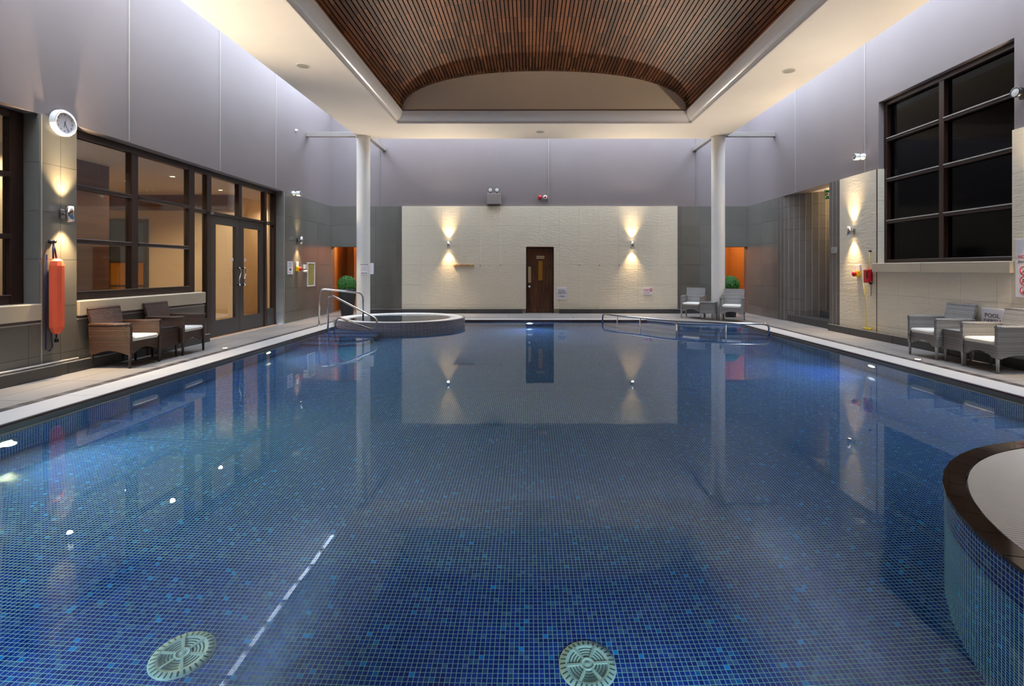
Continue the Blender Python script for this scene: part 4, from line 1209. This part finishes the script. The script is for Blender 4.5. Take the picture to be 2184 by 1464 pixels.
place(tabG, U, 6.31, 7.14, -H, 'small grey wicker table between the armchairs at the right wall', 'table', 'wicker side tables')
place(protoG, U, 4.55, 13.76, -0.55, 'grey wicker armchair left of the right column at the back', 'chair', 'grey wicker armchairs')
place(protoG, U, 5.30, 12.93, -0.5, 'grey wicker armchair in front of the right potted box ball', 'chair', 'grey wicker armchairs')
place(tabG, U, 4.81, 13.28, -0.55, 'small grey wicker table between the armchairs at the right column', 'table', 'wicker side tables')

# ================================================================== PLANTERS
def planter(x, y, label):
    p = thing('potted_box_ball', label, 'plant', (x, y, 0), group='box balls in tall pots')
    MB().lathe([(0.001, 0.0), (0.155, 0.0), (0.16, 0.01), (0.245, 0.74), (0.25, 0.78), (0.23, 0.78), (0.22, 0.72), (0.001, 0.72)], (0, 0, 0), 36).build('pot', M['pot'], p)
    m = MB(); rng = random.Random(int(x*100))
    for k in range(2600):
        u, a = rng.uniform(-0.55, 1), rng.uniform(0, 2*PI)
        r = 0.262*rng.uniform(0.9, 1.02); q = math.sqrt(1-u*u)
        n = Vector((q*math.cos(a), q*math.sin(a), u)); c = n*r
        t1 = (n.orthogonal().normalized()*math.cos(k)+n.cross(n.orthogonal()).normalized()*math.sin(k)+n*rng.uniform(0.0, 0.9)).normalized()*0.015
        t2 = t1.cross(n+Vector((rng.uniform(-.5, .5), rng.uniform(-.5, .5), rng.uniform(-.5, .5)))).normalized()*0.008
        m.poly([c-t1, c+t2, c+t1, c-t2])
    f = m.build('foliage', M['leaf'], p, (0, 0, 0.90)); f['kind'] = 'stuff'
    MB().sphere((0, 0, 0), 0.238, 24, 14).build('foliage_core', M['leaf_core'], f)
planter(-5.19, 14.2, 'box ball in a tall charcoal pot beside the left column')
planter(5.66, 14.0, 'box ball in a tall charcoal pot beside the right column')

# ================================================================== WALL THINGS
# clock
loc, rz = wall_at('left', 6.42, 3.235)
c = thing('wall_clock', 'round white wall clock above the slate pier', 'clock', loc, rz)
MB().lathe([(0.165, 0.0), (0.168, 0.04), (0.155, 0.065), (0.135, 0.07), (0.13, 0.045)], (0, 0, 0), 48, 'y').build('bezel', M['white'], c)
MB().lathe([(0.131, 0.044), (0.001, 0.044)], (0, 0, 0), 40, 'y').build('dial', M['sign'], c)
for h in range(1, 13):
    a = PI/2-2*PI*h/12; text(str(h), 0.034, M['ink'], c, 0.105*math.cos(a), 0.105*math.sin(a), -0.0455, name='numeral')
for ang, ln, wd, mt in ((6.42*30, 0.06, 0.004, 'ink'), (25*6, 0.095, 0.003, 'ink'), (12, 0.05, 0.0015, 'signred')):
    a = PI/2-math.radians(ang); d = (math.cos(a), math.sin(a)); n = (-d[1]*wd, d[0]*wd)
    MB().prism([(n[0]-d[0]*0.015, n[1]-d[1]*0.015), (-n[0]-d[0]*0.015, -n[1]-d[1]*0.015), (d[0]*ln-n[0]*0.4, d[1]*ln-n[1]*0.4), (d[0]*ln+n[0]*0.4, d[1]*ln+n[1]*0.4)], -0.050, -0.048, 'y').build('hand', M[mt], c)
# rescue tube
loc, rz = wall_at('left', 6.28, 0.53)
r = thing('rescue_tube', 'orange rescue tube with navy straps hanging on the slate pier', 'rescue tube', loc, rz)
m = MB(); n = 10
sec = [(0.0, 0.35, 0.45), (0.03, 0.62, 0.75), (0.09, 0.98, 1.0), (0.5, 1, 1), (0.86, 1, 1), (0.92, 0.8, 0.85), (0.95, 0.4, 0.5)]
for (z, sw_, sd) in sec:
    for k in range(n):
        a = 2*PI*k/n+PI/n
        m.v.append((0.085*sw_*math.cos(a), -0.075+0.065*sd*math.sin(a), z))
for i in range(len(sec)-1):
    for k in range(n): m.face([i*n+k, i*n+(k+1) % n, (i+1)*n+(k+1) % n, (i+1)*n+k])
m.face(list(range(n))[::-1]); m.face([(len(sec)-1)*n+k for k in range(n)])
m.build('foam_body', M['orange'], r)
for dx in (-0.03, 0.012):
    MB().tube([(dx, -0.06, 0.94), (dx*0.6-0.005, -0.05, 1.06), (-0.012, -0.045, 1.155)], 0.010, 6).build('strap', M['navy'], r)
MB().lathe([(0.03, 0.0), (0.03, 0.02), (0.012, 0.025), (0.012, 0.06), (0.022, 0.065), (0.001, 0.07)], (-0.01, 0, 1.165), 16, 'y').build('wall_hook', M['black'], r)
MB().tube([(-0.075, -0.02, 1.0), (-0.085, -0.02, 0.4), (-0.09, -0.025, -0.18), (-0.05, -0.03, -0.21), (-0.015, -0.035, -0.16), (-0.04, -0.04, 0.02)], 0.008, 6).build('trailing_strap', M['navy'], r)
MB().tube([(0.01, -0.06, 0.01), (0.012, -0.06, -0.09)], 0.010, 6).build('strap', M['navy'], r)
MB().bbox(-0.008, 0.032, -0.075, -0.045, -0.11, -0.06, 0.005).build('buckle', M['black'], r)

def board(name, label, side, u, z, w, h, cat='sign', mat='sign', off=0.0):
    loc, rz = wall_at(side, u, z)
    d = thing(name, label, cat, loc, rz)
    if off: 
        d.location = (loc[0]-off*(1 if side == 'right' else 0), loc[1]-(off if side == 'back' else 0), z)
    MB().bbox(-w/2, w/2, -0.012, 0, -h/2, h/2, 0.002).build('board', M[mat], d)
    return d
def lines(d, x0, x1, zs, mat='ink', th=0.006, y=-0.0135):
    for k, z in enumerate(zs):
        MB().box(x0+(x1-x0)*0.04*(k % 3), x1-(x1-x0)*0.07*((k*2) % 3), y, -0.012, z-th/2, z+th/2).build('text_line', M[mat], d)
# signs on the back wall
s = board('depth_sign', 'white POOL DEPTH 1.00m sign beside the timber door', 'back', 1.0, 0.605, 0.31, 0.365, off=0.031)
for tx, z in (('POOL', 0.08), ('DEPTH', 0.005), ('1.00m', -0.095)): text(tx, 0.082, M['ink'], s, 0, z, -0.0135)
s = board('first_aid_notice', 'small white notice with red cross emblem on the cream wall', 'back', 3.63, 0.67, 0.29, 0.21, off=0.031)
MB().box(0.05, 0.125, -0.0135, -0.012, -0.005, 0.085).build('emblem', M['signred'], s)
MB().box(0.08, 0.095, -0.0145, -0.0135, 0.008, 0.072).build('cross', M['sign'], s); MB().box(0.058, 0.117, -0.0145, -0.0135, 0.033, 0.047).build('cross', M['sign'], s)
lines(s, -0.12, 0.03, [0.055, 0.02], 'signred', 0.012); lines(s, -0.12, 0.05, [-0.05], 'signred', 0.012)
# peg rail and single hooks
pr = thing('peg_rail', 'pine peg rail with five pegs left of the timber door', 'peg rail', (-1.98, YB-0.03, 1.47))
for k in range(5):
    MB().bbox(-0.30+0.125*k, -0.20+0.125*k, -0.03, 0, -0.035, 0.03, 0.005).build('wood_block', M['pine'], pr)
    MB().tube([(-0.25+0.125*k, -0.03, 0.0), (-0.25+0.125*k, -0.09, 0.015)], 0.009, 8).build('peg', M['pine'], pr)
MB().box(-0.33, 0.33, -0.012, 0, -0.008, 0.004).build('rail_bar', M['chrome_dark'], pr)
for i, x in enumerate((-1.48, -0.86, 1.55, 2.16, 2.76)):
    h = thing('coat_hook', ('hook on the cream wall next to the pine pegs', 'hook on the cream wall close left of the timber door', 'first hook right of the timber door', 'second hook right of the timber door', 'third hook right of the timber door, below the lamp')[i], 'hook', (x, YB-0.03, 1.465), group='single steel hooks on the cream wall')
    MB().lathe([(0.02, 0.0), (0.02, 0.008), (0.001, 0.01)], (0, 0, 0), 14, 'y').build('rose', M['chrome_dark'], h)
    MB().tube([(0, -0.008, 0), (0, -0.04, -0.005), (0, -0.055, 0.02)], 0.006, 8).build('prong', M['chrome_dark'], h)
# emergency light box
e = thing('emergency_light', 'grey twin-head emergency light box above the cream wall', 'emergency light', (-1.07, YB+0.02, 3.32))
MB().bbox(-0.21, 0.21, -0.14, 0, 0, 0.33, 0.01).build('battery_box', M['grey_box'], e)
for sx in (-0.1, 0.1):
    MB().tube([(sx, -0.07, 0.33), (sx, -0.07, 0.38)], 0.012, 8).build('stem', M['black'], e)
    hd = MB().lathe([(0.04, -0.05), (0.07, 0.02), (0.072, 0.05), (0.06, 0.05)], (sx, -0.09, 0.43), 24, 'y').build('lamp_head', M['black'], e)
    MB().lathe([(0.06, 0.045), (0.001, 0.055)], (sx, -0.09, 0.43), 20, 'y').build('lens', M['white'], hd)
# alarm sounders
for x, mt, lb in ((0.34, 'red', 'red domed alarm sounder on the upper back wall'), (0.50, 'white', 'white alarm beacon with red lens on the upper back wall')):
    a = thing('alarm_sounder', lb, 'alarm', (x, YB+0.02, 3.545))
    MB().lathe([(0.06, 0.0), (0.06, 0.04), (0.05, 0.07), (0.03, 0.08), (0.001, 0.082)], (0, 0, 0), 24, 'y').build('housing', M[mt], a)
    MB().lathe([(0.034, 0.078), (0.028, 0.095), (0.001, 0.1)], (0, 0, 0), 18, 'y').build('lens', M['red' if mt == 'white' else 'white'] if mt == 'white' else M['red'], a)
# left wall fittings near the corner
s = board('notice', 'narrow white printed notice beside the glazed doors', 'left', 12.56, 1.38, 0.27, 0.33)
lines(s, -0.11, 0.11, [0.12, 0.09, 0.06, 0.03, -0.12]); MB().box(-0.05, 0.05, -0.0135, -0.012, -0.07, -0.02).build('print_block', M['ink'], s)
def stop_button(side, u, z, label):
    loc, rz = wall_at(side, u, z)
    d = thing('stop_button', label, 'button', loc, rz)
    MB().bbox(-0.06, 0.06, -0.03, 0, 0.03, 0.16, 0.004).build('label_plate', M['sign'], d)
    MB().bbox(-0.055, 0.055, -0.07, 0, -0.09, 0.03, 0.006).build('yellow_box', M['yellow'], d)
    MB().lathe([(0.02, 0.07), (0.02, 0.09), (0.05, 0.095), (0.052, 0.12), (0.035, 0.135), (0.001, 0.138)], (0, 0, -0.03), 24, 'y').build('mushroom_head', M['red'], d)
stop_button('left', 12.92, 1.38, 'red mushroom stop button beside the glazed doors')
loc, rz = wall_at('left', 13.35, 1.33)
d = thing('socket', 'white plastic switch box left of the framed picture', 'switch', loc, rz)
MB().bbox(-0.05, 0.05, -0.05, 0, 0.02, 0.14, 0.006).build('box', M['white'], d)
MB().lathe([(0.035, 0.0), (0.035, 0.07), (0.025, 0.085), (0.001, 0.088)], (0, 0, -0.04), 20, 'y').build('knob', M['white'], d)
loc, rz = wall_at('left', 13.75, 1.2)
d = thing('framed_picture', 'white framed tall green-gold picture on the slate wall', 'picture', loc, rz)
for (a, b, c_, e_) in ((-0.23, -0.20, -0.33, 0.33), (0.20, 0.23, -0.33, 0.33), (-0.20, 0.20, 0.30, 0.33), (-0.20, 0.20, -0.33, -0.30)):
    MB().box(a, b, -0.025, 0, c_, e_).build('frame', M['white'], d)
MB().box(-0.2, 0.2, -0.012, 0, -0.3, 0.3).build('print', M['mural'], d)
# notices at the left column
d = thing('column_notice', 'white notice strapped to the left column', 'sign', (-4.46, 13.6-0.178, 1.33))
MB().bbox(-0.08, 0.11, -0.02, 0.0, -0.13, 0.13, 0.003).build('board', M['sign'], d)
lines(d, -0.06, 0.09, [0.07, 0.04, 0.01, -0.02], 'ink', 0.005, -0.0215)
for x in (-0.055, -0.005, 0.05): MB().box(x, x+0.035, -0.0215, -0.02, -0.105, -0.08).build('print_block', M['ink'], d)
MB().box(-0.085, 0.115, -0.022, 0.0, 0.13, 0.14).build('clip', M['bronze_edge'], d)
s = board('framed_notice', 'white framed notice on the slate wall right of the left column', 'back', -4.88, 1.36, 0.27, 0.34)
lines(s, -0.10, 0.10, [0.10, 0.06, 0.02, -0.03, -0.08], 'signred', 0.005)
# right wall fittings
stop_button('right', 10.06, 1.28, 'red mushroom stop button on the cream pier below the lamp')
loc, rz = wall_at('right', 9.72, 1.25)
d = thing('rescue_line_box', 'red rescue line box on the cream pier', 'box', (loc[0]-0.012, loc[1], loc[2]), rz)
MB().bbox(-0.075, 0.075, -0.09, 0, -0.17, 0.09, 0.01).build('case', M['red'], d)
MB().bbox(0.02, 0.065, -0.094, -0.09, -0.08, 0.06, 0.001).build('side_plate', M['black'], d)
MB().lathe([(0.03, 0.0), (0.03, 0.03), (0.001, 0.032)], (0.09, -0.04, -0.17), 16, 'y').build('spool', M['black'], d)
MB().tube([(0.09, -0.05, -0.18), (0.095, -0.05, -0.40), (0.07, -0.05, -0.42)], 0.005, 6).build('loop', M['black'], d)
loc, rz = wall_at('right', 9.72, 0.137)
d = thing('throw_rope', 'yellow rope hanging from a hook and coiled on the plinth', 'rope', (loc[0]-0.012, loc[1], loc[2]), rz)
hz = 1.70-0.137
MB().lathe([(0.02, 0.0), (0.02, 0.015), (0.01, 0.05), (0.001, 0.052)], (0.02, 0, hz), 14, 'y').build('hook', M['black'], d)
MB().tube([(0.02, -0.03, hz), (0.0, -0.025, hz-0.25), (-0.03, -0.03, hz-0.42)], 0.007, 6).build('rope_end', M['rope'], d)
MB().sphere((-0.03, -0.03, hz-0.44), 0.02, 12, 8).build('knot', M['rope'], d)
pts = [(-0.05, -0.105, 0.93), (-0.05, -0.06, 0.6), (-0.045, -0.05, 0.3), (-0.02, -0.055, 0.12), (-0.01, -0.06, 0.05)]
rng = random.Random(4)
for k in range(60):
    a = k*0.55; rr = 0.10*(1-0.3*rng.random()); pts.append((0.0+1.35*rr*math.cos(a), -0.06+0.32*rr*math.sin(a), 0.028+0.012*rng.random()+0.0004*k))
MB().tube(pts, 0.006, 6).build('rope_coil', M['rope'], d)
s = board('wall_plate', 'small pale plate on the strip-tiled pier by the stair', 'right', 10.86, 1.76, 0.2, 0.13, mat='strip_trim', off=0.012)
lines(s, -0.08, 0.03, [0.03, 0.0, -0.03], 'ink', 0.005)
s = board('depth_sign', 'white POOL DEPTH sign behind the grey chairs at the right wall', 'right', 7.15, 0.60, 0.34, 0.36, off=0.013)
for tx, z in (('POOL', 0.075), ('DEPTH', -0.01)): text(tx, 0.088, M['ink'], s, 0, z, -0.0135)
s = board('rules_sign', 'white pool rules sign with red pictograms at the right picture edge', 'right', 6.50, 1.36, 0.62, 0.79, off=0.013)
m = MB(); m.prism([(-0.10, 0.22), (0.10, 0.22), (0.0, 0.36)], -0.0135, -0.012, 'y'); m.build('warning_triangle', M['signred'], s)
MB().prism([(-0.065, 0.238), (0.065, 0.238), (0.0, 0.33)], -0.0142, -0.0135, 'y').build('triangle_field', M['sign'], s)
text('NO LI', 0.062, M['signred'], s, -0.27, 0.155, -0.0135, 'LEFT'); text('SWIM', 0.05, M['ink'], s, -0.27, 0.085, -0.0135, 'LEFT')
def stick(dv, cx, cz, k, mat='ink'):
    MB().lathe([(0.012, 0.0022), (0.001, 0.0022)], (cx+0.012, -0.0122, cz+0.038), 12, 'y').build('pictogram', M[mat], dv)
    seg = {0: [((0.01, 0.02), (-0.01, -0.01)), ((-0.01, -0.01), (0.02, -0.035)), ((-0.01, -0.01), (-0.03, -0.03)), ((0.01, 0.015), (0.035, 0.01))],
           1: [((0.005, 0.02), (-0.005, -0.012)), ((-0.005, -0.012), (0.022, -0.03)), ((-0.005, -0.012), (-0.03, -0.02)), ((0.004, 0.014), (-0.025, 0.012))],
           2: [((0.0, 0.022), (0.01, -0.01)), ((0.01, -0.01), (-0.012, -0.04)), ((0.01, -0.01), (0.035, -0.025)), ((0.0, 0.016), (0.03, 0.022))]}[k]
    for (a, b) in seg:
        v = Vector((b[0]-a[0], b[1]-a[1])); n = Vector((-v.y, v.x)).normalized()*0.006
        MB().prism([(cx+a[0]+n.x, cz+a[1]+n.y), (cx+a[0]-n.x, cz+a[1]-n.y), (cx+b[0]-n.x, cz+b[1]-n.y), (cx+b[0]+n.x, cz+b[1]+n.y)], -0.0138, -0.012, 'y').build('pictogram', M[mat], dv)
for row in range(3):
    for colm in range(3):
        cx, cz = -0.185+0.2*colm, -0.03-0.135*row
        MB().lathe([(0.062, 0.0), (0.062, 0.0018), (0.052, 0.0018), (0.052, 0.0)], (cx, -0.012, cz), 32, 'y').build('ban_ring', M['signred'], s)
        MB().prism([(cx-0.042, cz-0.036), (cx-0.036, cz-0.042), (cx+0.042, cz+0.036), (cx+0.036, cz+0.042)], -0.0145, -0.012, 'y').build('ban_bar', M['signred'], s)
        stick(s, cx, cz, (row+colm) % 3)
# exit sign hanging in the stair recess
d = thing('exit_sign', 'green running man exit sign hanging in the stair opening', 'sign', (7.06, 11.6, 3.09), -0.12)
d.scale = (0.8, 1, 0.62)
MB().bbox(-0.19, 0.19, -0.012, 0.012, -0.18, 0.17, 0.003).build('panel', M['green'], d)
MB().box(-0.16, -0.155, -0.003, 0.003, 0.17, 0.28).build('hanger', M['white'], d)
for (a, b, c_, e_) in ((-0.19, 0.19, 0.162, 0.17), (-0.19, 0.19, -0.18, -0.172), (-0.19, -0.182, -0.172, 0.162), (0.182, 0.19, -0.172, 0.162)): MB().box(a, b, -0.0145, -0.012, c_, e_).build('border', M['white'], d)
MB().lathe([(0.022, 0.0015), (0.001, 0.0015)], (-0.05, -0.0125, 0.09), 14, 'y').build('pictogram', M['white'], d)
for (a, b, w_) in (((-0.06, 0.06), (-0.10, -0.02), 0.018), ((-0.10, -0.02), (-0.05, -0.07), 0.012), ((-0.05, -0.07), (-0.06, -0.13), 0.012), ((-0.10, -0.02), (-0.15, -0.06), 0.012), ((-0.15, -0.06), (-0.17, -0.11), 0.011), ((-0.06, 0.05), (0.0, 0.02), 0.010), ((-0.07, 0.06), (-0.13, 0.06), 0.010), ((-0.13, 0.06), (-0.16, 0.02), 0.010)):
    v = Vector((b[0]-a[0], b[1]-a[1])); n = Vector((-v.y, v.x)).normalized()*w_
    MB().prism([(a[0]+n.x, a[1]+n.y), (a[0]-n.x, a[1]-n.y), (b[0]-n.x, b[1]-n.y), (b[0]+n.x, b[1]+n.y)], -0.014, -0.012, 'y').build('pictogram', M['white'], d)
MB().box(0.06, 0.16, -0.014, -0.012, -0.13, 0.12).build('pictogram', M['white'], d)
# cameras
def camera_dome(side, u, z, label):
    loc, rz = wall_at(side, u, z)
    d = thing('security_camera', label, 'camera', loc, rz, 'white security cameras')
    MB().lathe([(0.06, -0.02), (0.06, 0.02), (0.035, 0.03), (0.03, 0.08)], (0, 0, 0), 20, 'y').build('mount', M['white'], d)
    MB().lathe([(0.03, 0.06), (0.06, 0.08), (0.065, 0.17), (0.055, 0.185), (0.05, 0.17), (0.001, 0.17)], (0, 0, -0.005), 24, 'y').build('body', M['white'], d)
    MB().lathe([(0.04, 0.171), (0.03, 0.185), (0.001, 0.19)], (0, 0, -0.005), 18, 'y').build('lens', M['grey_box'], d)
camera_dome('left', 12.75, 3.29, 'white security camera at the top of the slate wall')
camera_dome('right', 9.95, 3.60, 'white security camera on the grey wall beside the black window')
loc, rz = wall_at('right', 6.72, 3.70)
d = thing('floodlight', 'small steel floodlight above the cream wall at the right edge', 'light', loc, rz)
MB().bbox(-0.04, 0.04, -0.03, 0.02, -0.05, 0.05, 0.006).build('bracket', M['black'], d)
MB().lathe([(0.03, 0.0), (0.065, 0.05), (0.07, 0.12), (0.058, 0.12)], (0.03, -0.03, 0.03), 24, 'y').build('lamp_head', M['black'], d)
MB().lathe([(0.06, 0.115), (0.001, 0.12)], (0.03, -0.03, 0.03), 20, 'y').build('lens', M['white'], d)
loc, rz = wall_at('left', 12.9, 4.95)
d = thing('sensor', 'tiny white sensor on the upper left wall', 'sensor', loc, rz)
MB().lathe([(0.03, -0.02), (0.03, 0.02), (0.02, 0.04), (0.001, 0.045)], (0, 0, 0), 16, 'y').build('cap', M['white'], d)
# ceiling speakers
for x, y, lb in ((-4.02, 8.84, 'round speaker grille in the left soffit'), (4.75, 9.07, 'round speaker grille in the right soffit'), (0.30, 13.1, 'round speaker grille in the far soffit')):
    d = thing('ceiling_speaker', lb, 'speaker', (x, y, SOF), group='ceiling speakers')
    MB().lathe([(0.12, 0.0), (0.118, -0.008), (0.10, -0.010)], (0, 0, 0), 32).build('rim', M['cornice'], d)
    MB().lathe([(0.10, -0.009), (0.001, -0.012)], (0, 0, 0), 32).build('grille', M['grout'], d)
# recessed deck lights
for x, y, lb in ((-5.18, 8.47, 'small recessed light in the left deck'), (5.80, 7.41, 'small recessed light in the right deck')):
    d = thing('deck_light', lb, 'light', (x, y, 0), group='recessed deck lights')
    MB().lathe([(0.055, 0.0), (0.053, 0.004), (0.042, 0.004)], (0, 0, 0), 24).build('bezel', M['steel'], d)
    MB().disc((0, 0, 0.003), 0.042, 20).build('lens', M['deck_bulb'], d)
